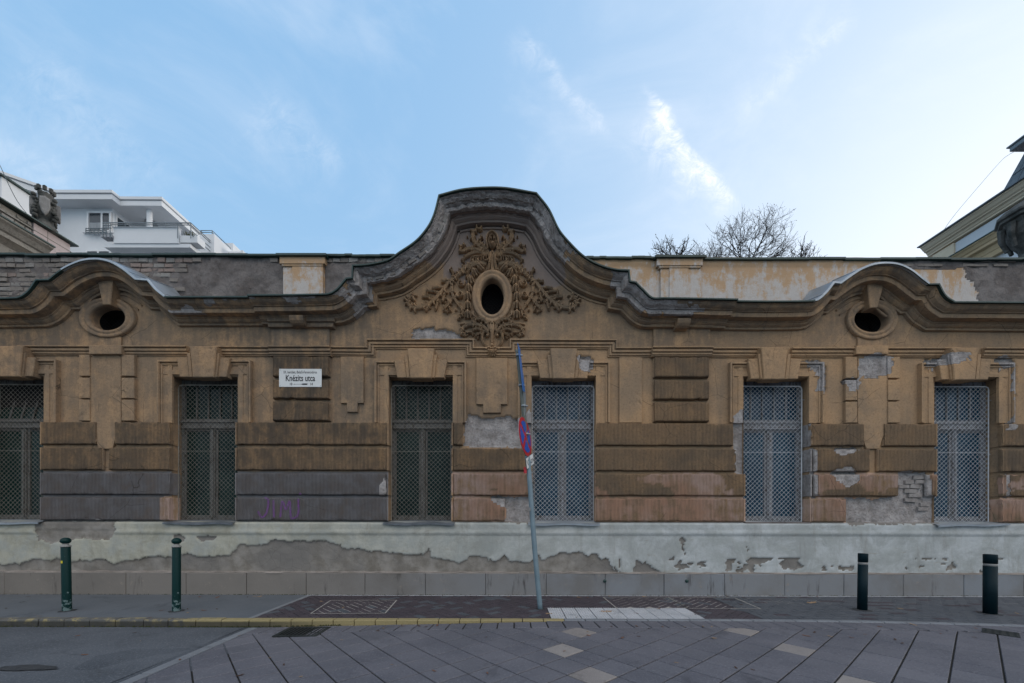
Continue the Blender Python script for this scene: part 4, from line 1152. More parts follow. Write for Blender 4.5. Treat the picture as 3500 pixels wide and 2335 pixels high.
mb.build('mortar_bed', simple('bed_mortar', (.24, .21, .185), (.34, .30, .27), 4, .95, dirt=(.12, .10, .09), amt=.5), B)
for px, py in ((2067, 1986), (2347, 1986)):     # settlement studs
    X_, Z_ = wp(px, py, -.08); mb = MB(); mb.lathe([(.028, 0), (.028, .012), (.018, .022), (.004, .026)], n=12, M=Matrix.Translation((X_, -.078, Z_)) @ Matrix.Rotation(math.pi/2, 4, 'X')); mb.build('wall_stud', M_GREEN, B)
# cracks cut in the base
# windows ---------------------------------------------------------------
for wi, (a, b_) in enumerate(WIN):
    rt = wi >= 3; MF = M_FRAME2 if rt else M_FRAME; MG = M_GL2 if rt else M_GL1; MM = M_MESH2 if rt else M_MESH1
    w_ = b_-a; y0 = .20
    z0, z1 = WZB, WZT-.0; zt0, zt1 = wz(1470, .2), wz(1440, .2)
    mb = MB(); fr = .05
    mb.box(a, a+fr, y0, y0+.08, z0, z1, .004); mb.box(b_-fr, b_, y0, y0+.08, z0, z1, .004)
    mb.box(a+fr, b_-fr, y0+.002, y0+.08, z1-.07, z1, .004); mb.box(a+fr, b_-fr, y0+.002, y0+.08, z0, z0+.07, .004)
    win = mb.build('window', MF, B)
    mb = MB(); mb.box(a+fr*.6, b_-fr*.6, y0-.03, y0+.07, zt0, zt1, .008); mb.box(a+fr*.5, b_-fr*.5, y0-.055, y0, zt1-.045, zt1-.012, .006); mb.box(a+fr*.5, b_-fr*.5, y0-.045, y0, zt0+.01, zt0+.035, .006)
    mb.build('transom', MF, win)
    mid = (a+b_)/2
    mb = MB(); mb.box(mid-.036, mid+.036, y0-.012, y0+.05, z0+.07, zt0, .006); mb.box(mid-.018, mid+.018, y0-.03, y0+.04, z0+.07, zt0, .006); mb.build('mullion', MF, win)
    for s_ in (-1, 1):
        xa, xb = (a+fr, mid-.045) if s_ < 0 else (mid+.045, b_-fr)
        mb = MB(); q = .028
        mb.box(xa, xa+q, y0+.012, y0+.05, z0+.07, zt0, .003); mb.box(xb-q, xb, y0+.012, y0+.05, z0+.07, zt0, .003); mb.box(xa+q, xb-q, y0+.014, y0+.05, zt0-q, zt0, .003); mb.box(xa+q, xb-q, y0+.014, y0+.05, z0+.07, z0+.07+q*1.5, .003)
        mb.build('casement', MF, win)
        mb = MB(); mb.box(xa+q, xb-q, y0+.036, y0+.040, z0+.07+q, zt0-q); mb.build('pane', MG, win)
    n = 5; xs_ = np.linspace(a+fr, b_-fr, n+1)
    lean = .16 if wi == 0 else 0
    for i in range(n):
        x0, x1 = xs_[i], xs_[i+1]
        v = [(x0+.012, y0+.04, zt1+.02), (x1-.012, y0+.04, zt1+.02), (x1-.012, y0+.04+lean, z1-.075), (x0+.012, y0+.04+lean, z1-.075)]
        mb = MB(); mb.add(v+[(p[0], p[1]+.004, p[2]) for p in v], [(0, 1, 2, 3), (7, 6, 5, 4), (0, 4, 5, 1), (1, 5, 6, 2), (2, 6, 7, 3), (3, 7, 4, 0)]); mb.build('pane', MG, win)
        if i:
            mb = MB(); mb.tube([(x0, y0+.02, zt1), (x0, y0+.02+lean, z1-.07)], .013, 4); mb.build('glazing_bar', MF, win)
    mb = MB(); mb.box(a+fr, b_-fr, y0+.01, y0+.05, zt1, zt1+.03, .003); mb.build('sash_rail', MF, win)
    mb = MB(); mb.box(a, b_, .30, .32, z0-.1, z1+.05); mb.build('backing', M_DARK, win)
    # diamond wire grille
    ga, gb, gz0, gz1_ = a+.012, b_-.012, z0+.02, z1-.11; yg = .125; mb = MB(); r_ = .0026 if not rt else .0030
    if wi >= 4: gb = b_-.045
    pit = .079; n = int((gb-ga+gz1_-gz0)/pit)+2
    rnd = random.Random(wi)
    for s_ in (0, 1):
        for i in range(n):
            c_ = (i+rnd.uniform(-.05, .05)+.37)*pit
            t0, t1 = max(0, c_-(gz1_-gz0)), min(gb-ga, c_)
            if t1-t0 < .01: continue
            pts = []
            for t in np.linspace(t0, t1, 8):
                x = ga+t if s_ else gb-t
                pts.append((x, yg+(.004 if s_ else -.004)+.012*float(vnoise(np.float64(x*4), np.float64((c_-t)*4), wi)), gz0+c_-t))
            mb.tube(pts, r_, 4, False)
    mb.build('wire_grille', MM, win)
    mb = MB(); R_ = .05; pts = [(ga, yg, gz0), (ga, yg, gz1_-R_), (ga+R_*.3, yg, gz1_-R_*.3), (ga+R_, yg, gz1_), (gb-R_, yg, gz1_), (gb-R_*.3, yg, gz1_-R_*.3), (gb, yg, gz1_-R_), (gb, yg, gz0), (ga, yg, gz0)]
    mb.tube(pts, .009, 6); zz = wz(1544, .12); mb.tube([(ga, yg+.01, zz), (gb, yg+.01, zz)], .0035, 4)
    for hz_ in (.1, .5, .9):
        for xx, s_ in ((ga, -1), (gb, 1)):
            zz = gz0+(gz1_-gz0)*hz_; mb.tube([(xx, yg, zz), (xx+s_*(.014 if wi < 4 or s_ < 0 else .05), yg, zz)], .006, 4)
    mb.build('grille_frame', MM, win)
    # bent sheet sill
    mb = MB(); nn = 24
    v = []
    x0, x1 = a-(.06 if wi in (1, 2, 3, 5) else .02), b_+(.05 if wi != 1 else .0)
    for i in range(nn+1):
        t = i/nn; x = x0+(x1-x0)*t; wob = .010*math.sin(t*9+wi)*rnd.uniform(.5, 1); up = .0
        if wi == 5: wob += .02*(t-.5)
        v += [(x, .14, WZB+.028), (x, -.085, WZB-.012+wob*.6), (x, -.122+wob*.5, WZB-.026+wob), (x, -.120+wob*.5, WZB-.052+wob), (x, -.112+wob*.5, WZB-.052+wob)]
    mb.add(v, [(5*i+k, 5*i+5+k, 5*i+6+k, 5*i+1+k) for i in range(nn) for k in range(4)])
    if wi != 4: mb.build('window_sill', M_ZINC if wi in (0, 3, 5) else M_DARKZ, win)
    else:
        mb = MB(); mb.box(a, b_, -.05, .15, WZB-.04, WZB+.01, .006); mb.build('window_sill', M_MORTAR, win)

# ================================================================ stucco ornament round the middle oculus
OS = 3.074
def oc(x, y, yd=-.03): return wp(1380+x/OS, 740+y/OS, yd)
def spl(pts, n):
    P = np.array([pts[0]]+list(pts)+[pts[-1]], float); P[0] = 2*P[1]-P[2]; P[-1] = 2*P[-2]-P[-3]
    out = []; seg = len(pts)-1
    for t in np.linspace(0, seg, n):
        i = min(int(t), seg-1); f = t-i; p0, p1, p2, p3 = P[i:i+4]
        out.append(.5*((2*p1)+(-p0+p2)*f+(2*p0-5*p1+4*p2-p3)*f*f+(-p0+3*p1-3*p2+p3)*f**3))
    return out
def stroke(mb, pts, w0, w1, h=.05, wm=None, groove=False, base=.012, n=None):
    pts = spl(pts, n or max(6, int(len(pts)*5))); m = len(pts); b = len(mb.v)
    prof = [(-1, 0), (-.85, .6), (-.4, 1), (0, .62 if groove else 1.1), (.4, 1), (.85, .6), (1, 0)]
    for i, p in enumerate(pts):
        t = i/(m-1); w = w0+(w1-w0)*t
        if wm is not None: w = w0*(1-t)*(1-t)+2*wm*t*(1-t)*1.0+w1*t*t if False else (w0+(wm-w0)*t*2 if t < .5 else wm+(w1-wm)*(t-.5)*2)
        d = pts[min(i+1, m-1)]-pts[max(i-1, 0)]; d = d/(np.linalg.norm(d)+1e-9); nrm = np.array([-d[1], d[0]])
        hh = 1.3*h*(.55+.45*math.sin(math.pi*min(1, t*1.1+.08)))
        for (a, k) in prof:
            q = p+nrm*w*a; X, Z = oc(q[0], q[1]); mb.v.append((X, .004-(base+hh)*k if k > 0 else .004, Z))
    K = len(prof)
    for i in range(m-1):
        for k in range(K-1): a = b+i*K+k; mb.f.append((a, a+K, a+K+1, a+1))
    mb.f.append(tuple(b+k for k in range(K))); mb.f.append(tuple(b+(m-1)*K+k for k in range(K))[::-1])
def blob(mb, x, y, r, h=.07, ry=None):
    X0, Z0 = oc(x, y); k = (D-.03)/F/OS; n = 10; b = len(mb.v); ry = ry or r
    for (s_, q) in ((1, 0), (.9, .55), (.55, .92)):
        for i in range(n): t = 2*math.pi*i/n; mb.v.append((X0+r*k*s_*math.cos(t), .004-h*q, Z0+ry*k*s_*math.sin(t)))
    mb.v.append((X0, -h, Z0))
    for j in range(2):
        for i in range(n): mb.f.append((b+j*n+i, b+j*n+(i+1) % n, b+(j+1)*n+(i+1) % n, b+(j+1)*n+i))
    for i in range(n): mb.f.append((b+2*n+i, b+2*n+(i+1) % n, b+3*n))
def spiral(mb, x, y, r, turns=1.4, w=9, a0=0, sgn=1, h=.06):
    pts = [(x+r*(1-.78*t)*math.cos(a0+sgn*t*turns*6.283), y+r*(1-.78*t)*math.sin(a0+sgn*t*turns*6.283)) for t in np.linspace(0, 1, 16)]
    stroke(mb, pts, w, w*.6, h, n=30); blob(mb, x, y, r*.26, h*1.15)
def leaf(mb, pts, w, nl=5, L=1.9, h=.05, tip=.25, sides=(1, -1), t0=.18, curl=.5):
    """acanthus: grooved rib with hooked lobes on its sides"""
    stroke(mb, pts, w*.8, w*(tip+.1), h, wm=w*.85, groove=True)
    P = spl(pts, 40)
    for s_ in sides:
        for i in range(nl):
            t = t0+(1-t0)*.93*i/max(1, nl-1); k = int(t*38); d = P[k+1]-P[k]; d = d/np.linalg.norm(d); nn = np.array([-d[1], d[0]])*s_
            ln = 1.15*w*L*(1-.45*t)*(1+.15*math.sin(i*2.3)); p = P[k]
            q = [p, p+d*ln*.45+nn*ln*.30, p+d*ln*.70+nn*ln*.72, p+d*ln*.55+nn*ln*1.0]
            if curl: q.append(p+d*ln*(.55-curl*.35)+nn*ln*1.02)
            stroke(mb, q, w*.34, w*.14, h*.95, wm=w*.46, n=9)
orn = {}
def part(nm): 
    return orn.setdefault(nm, [MB(), MB()])
def both(nm, fn):
    for k, mir in enumerate((False, True)):
        mb = part(nm)[k]
        f = (lambda pts: [((1862-x) if mir else x, y) for x, y in pts]); fn(mb, f, -1 if mir else 1)
def crest(mb, f, s_):
    leaf(mb, f([(905, 405), (850, 350), (775, 300), (728, 235), (735, 165), (780, 128), (828, 140)]), 26, 6, 1.5, .06, sides=(-s_, s_))
    leaf(mb, f([(900, 400), (865, 350), (815, 300), (800, 250), (825, 220)]), 19, 4, 1.2, .07)
    leaf(mb, f([(893, 405), (830, 365), (750, 350), (680, 345), (620, 368), (592, 350), (612, 305), (655, 300)]), 22, 6, 1.3, .055)
    leaf(mb, f([(880, 415), (800, 385), (720, 395), (655, 425), (618, 465), (640, 488)]), 18, 6, 1.1, .06, sides=(s_,))
    for i in range(6):
        x = 850-i*26; stroke(mb, f([(870-i*10, 410+i*2), (x-4, 425+i*3), (x-14, 462+i*3)]), 5, 9, .055, n=7)
    for x, y, r in ((668, 215, 9), (712, 190, 9), (632, 300, 13), (600, 372, 10), (805, 235, 13)): 
        q = f([(x, y)])[0]; blob(mb, q[0], q[1], r, .075)
    q = f([(858, 455)])[0]; spiral(mb, q[0], q[1], 30, 1.4, 9, 0 if s_ > 0 else math.pi, s_, .075)
    stroke(mb, f([(925, 380), (905, 420), (903, 480), (892, 540), (880, 562)]), 17, 12, .07, groove=True)
def rinceau(mb, f, s_):
    leaf(mb, f([(868, 500), (800, 488), (720, 500), (650, 535), (590, 585), (530, 650), (505, 720)]), 26, 8, 1.5, .055)
    leaf(mb, f([(840, 512), (760, 515), (700, 545), (672, 600), (668, 655)]), 20, 5, 1.4, .06, sides=(s_,))
    leaf(mb, f([(650, 560), (590, 610), (560, 640), (600, 690)]), 15, 3, 1.2, .05)
    q = f([(600, 705)])[0]; spiral(mb, q[0], q[1], 46, 1.15, 9, -.6 if s_ > 0 else math.pi+.6, s_, .06)
    leaf(mb, f([(640, 570), (560, 622), (470, 700), (400, 790), (320, 880), (235, 938), (140, 962), (70, 945), (42, 895), (58, 842), (104, 842), (112, 880)]), 25, 13, 1.9, .055, tip=.35)
    for x, y, x2, y2 in ((520, 620, 492, 560), (455, 700, 395, 690), (400, 760, 300, 762), (360, 810, 240, 790), (300, 870, 195, 850), (330, 890, 240, 825), (280, 920, 225, 1000), (360, 870, 330, 985), (430, 800, 400, 900)):
        leaf(mb, f([(x, y), ((x+x2)/2+8, (y+y2)/2-8), (x2, y2), (x2+12, y2-14)]), 15, 3, 1.0, .055)
    leaf(mb, f([(505, 700), (505, 780), (525, 850), (575, 925), (620, 990), (605, 1045), (572, 1055), (596, 1092)]), 20, 7, 1.4, .055)
    q = f([(592, 828)])[0]; spiral(mb, q[0], q[1], 36, 1.2, 11, math.pi if s_ > 0 else 0, -s_, .075)
    q = f([(450, 905)])[0]; spiral(mb, q[0], q[1], 32, 1.2, 11, math.pi if s_ > 0 else 0, s_, .07)
    leaf(mb, f([(520, 850), (470, 930), (420, 975), (455, 1000), (500, 985)]), 19, 5, 1.2, .06)
    for x, y, r in ((492, 560, 14), (112, 882, 14), (482, 960, 13), (548, 985, 13), (430, 965, 12), (600, 800, 12)):
        q = f([(x, y)])[0]; blob(mb, q[0], q[1], r, .08)
def lower(mb, f, s_):
    leaf(mb, f([(905, 1200), (880, 1130), (830, 1085), (765, 1082), (735, 1110), (760, 1140)]), 22, 6, 1.3, .06)
    leaf(mb, f([(890, 1215), (840, 1160), (770, 1140), (690, 1140), (630, 1165), (608, 1210), (628, 1248), (668, 1240), (672, 1205)]), 23, 7, 1.2, .055)
    leaf(mb, f([(870, 1225), (800, 1190), (745, 1190), (715, 1225), (735, 1250)]), 18, 5, 1.1, .06)
    leaf(mb, f([(850, 1235), (800, 1235), (765, 1258), (785, 1285)]), 16, 4, 1.1, .06)
    stroke(mb, f([(720, 1140), (650, 1132), (590, 1134)]), 10, 7, .05)
    stroke(mb, f([(880, 1262), (885, 1232), (852, 1218), (826, 1250), (824, 1300), (845, 1345), (880, 1372), (905, 1380)]), 15, 12, .075, groove=True)
    q = f([(876, 1258)])[0]; blob(mb, q[0], q[1], 15, .09)
    stroke(mb, f([(728, 1000), (730, 1040), (765, 1068), (790, 1060)]), 12, 7, .05)
    for x, y in ((866, 1398), (892, 1412), (905, 1385)): q = f([(x, y)])[0]; blob(mb, q[0], q[1], 15, .10)
both('acanthus_crest', crest); both('acanthus_scroll', rinceau); both('acanthus_foot', lower)
for nm, (m1, m2) in orn.items():
    for mb_ in (m1, m2):
        me = mesh_of(nm, mb_.v, mb_.f, M_WALL, True); fix_normals(me); set_mask(me, {'soot': -.08, 'bare': 0}); me.attributes['greyed'].data.foreach_set('value', np.zeros(len(me.vertices), np.float32)); obj(nm, me, B)
# mask-like shell in the middle of the crest
mb = MB()
stroke(mb, [(888, 350), (872, 290), (880, 220), (931, 182), (982, 220), (992, 290), (976, 350)], 11, 11, .085, n=26)
stroke(mb, [(905, 330), (893, 280), (903, 235), (931, 212), (959, 235), (971, 280), (957, 330)], 7, 7, .075, n=22)
for x, y, r, h in ((916, 243, 14, .10), (948, 243, 14, .10), (932, 300, 26, .09), (932, 345, 10, .08)): blob(mb, x, y, r, h, r*1.5 if r > 20 else None)
for dx_ in (-26, -13, 0, 13, 26): stroke(mb, [(932+dx_*.3, 350), (932+dx_, 310), (932+dx_*.9, 270)], 4, 5, .09, n=7)
me = mesh_of('crest_shell', mb.v, mb.f, M_WALL, True); fix_normals(me); set_mask(me, {'soot': -.08, 'bare': 0}); me.attributes['greyed'].data.foreach_set('value', np.zeros(len(me.vertices), np.float32)); obj('crest_shell', me, B)
mb = MB()
stroke(mb, [(931, 370), (931, 430), (931, 500), (931, 562)], 13, 22, .055, groove=True); blob(mb, 931, 383, 14, .09)
me = mesh_of('crest_stem', mb.v, mb.f, M_WALL, True); fix_normals(me); set_mask(me, {'soot': -.08, 'bare': 0}); me.attributes['greyed'].data.foreach_set('value', np.zeros(len(me.vertices), np.float32)); obj('crest_stem', me, B)
mb = MB()
stroke(mb, [(929, 1120), (929, 1200), (929, 1290), (929, 1385)], 34, 12, .06, groove=True, wm=17); blob(mb, 929, 1120, 18, .09); blob(mb, 929, 1360, 20, .11); blob(mb, 929, 1330, 12, .09)
for k in range(-3, 4):
    a = k*.42; stroke(mb, [(929+k*4, 1405), (929+math.sin(a)*34, 1412+math.cos(a)*30), (929+math.sin(a)*56, 1412+math.cos(a)*62)], 7, 13, .075, n=9)
for dx_ in (-36, -14, 14, 36): blob(mb, 929+dx_, 1400-abs(dx_)*.3, 15, .115)
me = mesh_of('pendant_shell', mb.v, mb.f, M_WALL, True); fix_normals(me); set_mask(me, {'soot': -.08, 'bare': 0}); me.attributes['greyed'].data.foreach_set('value', np.zeros(len(me.vertices), np.float32)); obj('pendant_shell', me, B)
# bell flower garlands: every husk a piece of its own
HUSK = [(812, 545, -62), (748, 600, -38), (703, 678, -14), (684, 765, -5), (674, 850, -2), (674, 940, 0), (673, 1038, 0)]
for side in (1, -1):
    for (x, y, a) in HUSK:
        xx = x if side == 1 else 1862-x+0; aa = math.radians(a*side); mb = MB()
        ca, sa = math.cos(aa), math.sin(aa)
        def rt(lx, ly): return (xx+lx*ca+ly*sa*-1, y+lx*sa+ly*ca)
        rt2 = lambda lx, ly: (xx+lx*ca-ly*sa, y+lx*sa+ly*ca)
        stroke(mb, [rt2(0, -44), rt2(0, -10), rt2(0, 38)], 12, 15, .095, n=9, wm=21)
        for s_ in (-1, 1):
            stroke(mb, [rt2(s_*5, -38), rt2(s_*22, -14), rt2(s_*23, 12), rt2(s_*30, 38)], 9, 4, .08, n=10, wm=12)
        p = rt2(0, -46); blob(mb, p[0], p[1], 10, .07)
        me = mesh_of('bellflower', mb.v, mb.f, M_WALL, True); fix_normals(me); set_mask(me, {'soot': -.08, 'bare': 0}); me.attributes['greyed'].data.foreach_set('value', np.zeros(len(me.vertices), np.float32)); obj('bellflower', me, B)

# graffiti strokes on the lowest left block
m, q, b = new_mat('purple_spray'); tcx = q.n('ShaderNodeTexCoord').outputs['Object']; n = q.noise(tcx, 30, 4, .7)
b.inputs['Base Color'].default_value = (.24, .06, .34, 1); q.put(b.inputs['Alpha'], q.m('MULTIPLY', q.step(n, .2, .7), .60)); M_SPRAY = m
GR = [[(905, 1700), (918, 1712), (912, 1752), (895, 1768), (882, 1748)], [(935, 1710), (937, 1768)], [(958, 1768), (966, 1712), (978, 1745), (990, 1710), (994, 1768)], [(1020, 1705), (1020, 1755), (1008, 1770), (994, 1772)], [(1024, 1686), (1030, 1690)]]
mbg = MB()
for st in GR:
    pts = spl([(x, y) for x, y in st], 14 if len(st) > 2 else 6); w_ = .016; b0 = len(mbg.v)
    for i, p in enumerate(pts):
        d = pts[min(i+1, len(pts)-1)]-pts[max(i-1, 0)]; d = d/(np.linalg.norm(d)+1e-9); X_, Z_ = wp(p[0], p[1], -.07)
        for s_ in (-1, 1): mbg.v.append((X_+s_*w_*d[1], -.0745, Z_+s_*w_*d[0]))
    for i in range(len(pts)-1): mbg.f.append((b0+2*i, b0+2*i+1, b0+2*i+3, b0+2*i+2))
tag(mbg.build('graffiti', M_SPRAY), 'faded purple scrawl sprayed on the lowest grey block of the facade', 'graffiti')

# ================================================================ neighbouring buildings
M_WHITEW = simple('white_render', (.66, .68, .70), (.72, .74, .76), .6, .9, 30, .002, .2)
M_SOFF = simple('grey_soffit', (.30, .31, .33), (.36, .37, .39), .6, .9)
M_RAIL = simple('grey_steel', (.12, .15, .17), (.17, .20, .22), 3, .5, spec=.5)
M_WGL = simple('window_glass', (.015, .022, .028), (.03, .04, .05), 2, .08, spec=.6)
M_CURT = simple('net_curtain', (.25, .27, .29), (.38, .40, .42), 4, .9, stretch=(8, 8, .5))
M_PVC = simple('white_frame', (.70, .71, .72), (.76, .77, .78), 3, .4)
M_LEAFG = simple('balcony_plant_leaves', (.03, .06, .02), (.12, .10, .03), 20, .8)
ap_ = empty('apartment_block', (-20, 14, 0), label='modern white apartment block with flat overhanging roof and top-floor balcony', cat='building')
def wbox(nm, mat, par, x0, x1, d0, d1, z0, z1, c=.0):
    """box with distances from the camera given as d0..d1"""
    mb = MB(); mb.box(x0-par.location.x if par.location.length and par.parent is None else x0, 0, 0, 0, 0, 0) if False else None
    L = par.location if par.parent is None else par.parent.location
    mb.box(x0-L.x, x1-L.x, d0-D-L.y, d1-D-L.y, z0-L.z, z1-L.z, c); return mb.build(nm, mat, par)
def plan_prism(nm, mat, par, pl, z0, z1):
    L = par.location if par.parent is None else par.parent.location
    pl = ccw([(x-L.x, d-D-L.y) for x, d in pl]); n = len(pl); mb = MB()
    mb.add([(x, y, z0-L.z) for x, y in pl]+[(x, y, z1-L.z) for x, y in pl], [(i, (i+1) % n, n+(i+1) % n, n+i) for i in range(n)]+[tuple(t) for t in tessellate_polygon([[Vector((x, y, 0)) for x, y in pl]])]+[tuple(n+i for i in t) for t in tessellate_polygon([[Vector((x, y, 0)) for x, y in pl]])])
    me = mesh_of(nm, mb.v, mb.f, mat); fix_normals(me); return obj(nm, me, par)
RP = [(-28.5, 15.3), (-23.0, 20.0), (-20.13, 20.0), (-20.13, 20.41), (-18.0, 20.42), (-18.0, 25.5), (-30, 27), (-33, 20)]
rf = plan_prism('roof', M_WHITEW, ap_, RP, 17.24, 17.50)
def grow(pl, e): 
    c0 = (-23, 21.5); return [(x+math.copysign(e, x-c0[0]), d+math.copysign(e, d-c0[1])) for x, d in pl]
plan_prism('roof_edge', M_SOFF, rf, grow(RP, .03), 17.50, 17.53); plan_prism('roof_edge', M_WHITEW, rf, grow(RP, .05), 17.53, 17.67)
plan_prism('wall', M_WHITEW, ap_, [(-28.8, 16.6), (-24.2, 20.62), (-20.72, 20.62), (-20.72, 24.5), (-30, 26.8), (-32, 20)], 0, 17.24)
wbox('wall', M_WHITEW, ap_, -20.7, -16.3, 23.2, 26, 0, 17.24)
wbox('wall', M_WHITEW, ap_, -18.3, -15.9, 22.6, 26.5, 0, 15.2)
def xat(px, d): return (px-1750)/F*d
def zat(py, d): return EYE+(HOR-py)/F*d
def awin(x0, x1, z0, z1, d, par, mull=(.6,)):
    fr = wbox('window', M_SOFF, par, x0, x1, d-.02, d+.02, z0, z1)
    for (a, b_, c_, e) in ((x0, x1, z1-.09, z1), (x0, x1, z0, z0+.09), (x0, x0+.09, z0+.09, z1-.09), (x1-.09, x1, z0+.09, z1-.09)): wbox('frame', M_PVC, fr, a, b_, d-.07, d-.02, c_, e)
    xs_ = [x0+.09]+[x0+(x1-x0)*m_ for m_ in mull]+[x1-.09]
    for i in range(len(xs_)-1):
        wbox('pane', M_WGL, fr, xs_[i]+.04, xs_[i+1]-.04, d-.045, d-.035, z0+.12, z1-.12)
        wbox('curtain', M_CURT, fr, xs_[i]+.05, xs_[i+1]-.05, d-.052, d-.047, z0+.13, z0+(z1-z0)*.45)
        if i: wbox('frame', M_PVC, fr, xs_[i]-.045, xs_[i]+.045, d-.072, d-.02, z0+.09, z1-.09)
    return fr
d = 20.62
awin(xat(300, d), xat(382, d), zat(799, d), zat(729, d), d-.02, ap_, (.62,))
wbox('window_sill', M_PVC, ap_, xat(287, d), xat(392, d), d-.12, d, zat(803, d), zat(800, d))
awin(xat(296, d), xat(382, d), zat(940, d), zat(860, d), d-.02, ap_, (.5,))
# corner window on the side wall of the loggia
fr = wbox('window', M_PVC, ap_, -20.73, -20.68, 20.75, 22.6, 15.4, 17.05); wbox('pane', M_WGL, fr, -20.69, -20.66, 20.85, 22.5, 15.5, 16.95)
fr = wbox('window', M_PVC, ap_, -19.9, -18.3, 23.12, 23.22, 15.2, 17.0); wbox('pane', M_WGL, fr, -19.8, -18.4, 23.08, 23.13, 15.3, 16.9)
mb = MB(); mb.lathe([(.12, 0), (.12, 3.0)], n=16, M=Matrix.Translation((-18.92+20, 20.75-D-14, 14.3))); mb.build('column', M_WHITEW, ap_)
mb = MB(); mb.lathe([(.12, 0), (.12, 3.2)], n=16, M=Matrix.Translation((-18.92+20, 20.75-D-14, 11.0))); mb.build('column', M_WHITEW, ap_)
mb = MB(); mb.lathe([(.28, 0), (.28, .05), (.2, .07)], n=20, M=Matrix.Translation((-19.6+20, 21.6-D-14, 17.16))); mb.build('ceiling_lamp', M_SOFF, ap_)
bal = wbox('balcony', M_WHITEW, ap_, -19.9, -16.65, 19.85, 20.0, 14.93, 15.69)
wbox('slab', M_WHITEW, bal, -20.4, -16.1, 19.9, 23.3, 14.75, 14.93)
wbox('coping', M_PVC, bal, -19.92, -16.63, 19.80, 20.04, 15.69, 15.72)
wbox('planter', M_SOFF, bal, xat(352, 19.9), xat(391, 19.9), 19.75, 20.1, zat(820, 19.9), zat(812, 19.9))
wbox('planter', M_WHITEW, bal, -16.62, -15.75, 19.9, 20.4, 15.0, 15.35)
def rail(pts, par, nm='rail', r=.022):
    L = par.location if par.parent is None else par.parent.location
    mb = MB(); mb.tube([(x-L.x, dd-D-L.y, z-L.z) for x, dd, z in pts], r, 5); return mb.build(nm, M_RAIL, par)
rg = wbox('railing', M_RAIL, ap_, -20.3, -15.95, 19.72, 19.76, 15.84, 15.88)
for zz in (15.72, 15.60): rail([(-20.3, 19.74, zz), (-19.9, 19.74, zz)], rg)
rail([(-20.3, 19.74, 15.86), (-19.9, 19.74, 15.86)], rg); rail([(-19.9, 19.74, 15.76), (-15.95, 19.74, 15.76)], rg)
for x in (-20.3, -20.15, -19.95, -19.2, -18.2, -17.2, -16.6, -15.95): rail([(x, 19.74, 15.1 if x > -16.7 or x < -19.9 else 15.7), (x, 19.74, 15.87)], rg, 'post')
for zz in (15.86, 15.76, 15.5, 15.3): rail([(-15.95, 19.74, zz), (-15.95, 21.0, zz)], rg)
for x0, x1, zt in ((300, 356, 790),):
    for k in range(3): rail([(xat(x0-10, 20.4), 20.42, zat(783+k*7, 20.4)), (xat(x1+4, 20.4), 20.42, zat(783+k*7, 20.4))], rg)
    for k in range(6): x = xat(x0-10, 20.4)+(xat(x1+4, 20.4)-xat(x0-10, 20.4))*k/5; rail([(x, 20.42, zat(803, 20.4)), (x, 20.42, zat(783, 20.4))], rg, 'post')
wbox('terrace_wall', M_WHITEW, ap_, -16.5, -15.85, 21.0, 21.2, 15.1, 16.2)
wbox('terrace_wall', M_WHITEW, ap_, -15.85, -15.72, 20.98, 22.4, 15.1, 16.2)
wbox('terrace_wall', M_WHITEW, ap_, -15.82, -15.0, 22.0, 22.2, 15.25, 15.95)
wbox('terrace_wall', M_WHITEW, ap_, -15.0, -14.88, 21.97, 23.8, 15.25, 16.0)
wbox('wall', M_WHITEW, ap_, -15.9, -15.2, 22.9, 26, 0, 15.6)
wbox('terrace_wall', M_WHITEW, ap_, -16.4, -15.83, 21.25, 22.9, 0, 15.05)
wbox('terrace_wall', M_WHITEW, ap_, -15.79, -15.1, 22.3, 22.95, 0, 15.2)
rail([(-16.5, 21.05, 16.42), (-15.88, 21.05, 16.42), (-15.88, 22.4, 16.42)], rg); rail([(-16.5, 21.05, 16.32), (-15.88, 21.05, 16.32), (-15.88, 22.4, 16.32)], rg)
for x, dd in ((-16.45, 21.05), (-15.88, 21.05), (-15.88, 21.7), (-15.88, 22.4)): rail([(x, dd, 16.2), (x, dd, 16.43)], rg, 'post')
def tuft(par, cx_, dd, z, r, n, nm, mat):
    L = par.location if par.parent is None else par.parent.location; mb = MB(); rn = random.Random(n)
    for i in range(n):
        a = rn.uniform(0, 6.28); s_ = rn.uniform(.3, 1)*r; x, y = cx_-L.x+rn.uniform(-r*.7, r*.7), dd-D-L.y+rn.uniform(-.1, .1); z0 = z-L.z; ex, ey = math.cos(a)*s_*.5, math.sin(a)*s_*.5
        mb.add([(x-.015, y, z0), (x+.015, y, z0), (x+ex*.7+.01, y+ey*.7, z0+s_*.8), (x+ex, y+ey, z0+s_)], [(0, 1, 2, 3)])
    return mb.build(nm, mat, par)
tg = tuft(bal, -16.2, 20.1, 15.33, .34, 90, 'balcony_plant', M_LEAFG)
# far low wall finish: parapet roof to the right is the same block

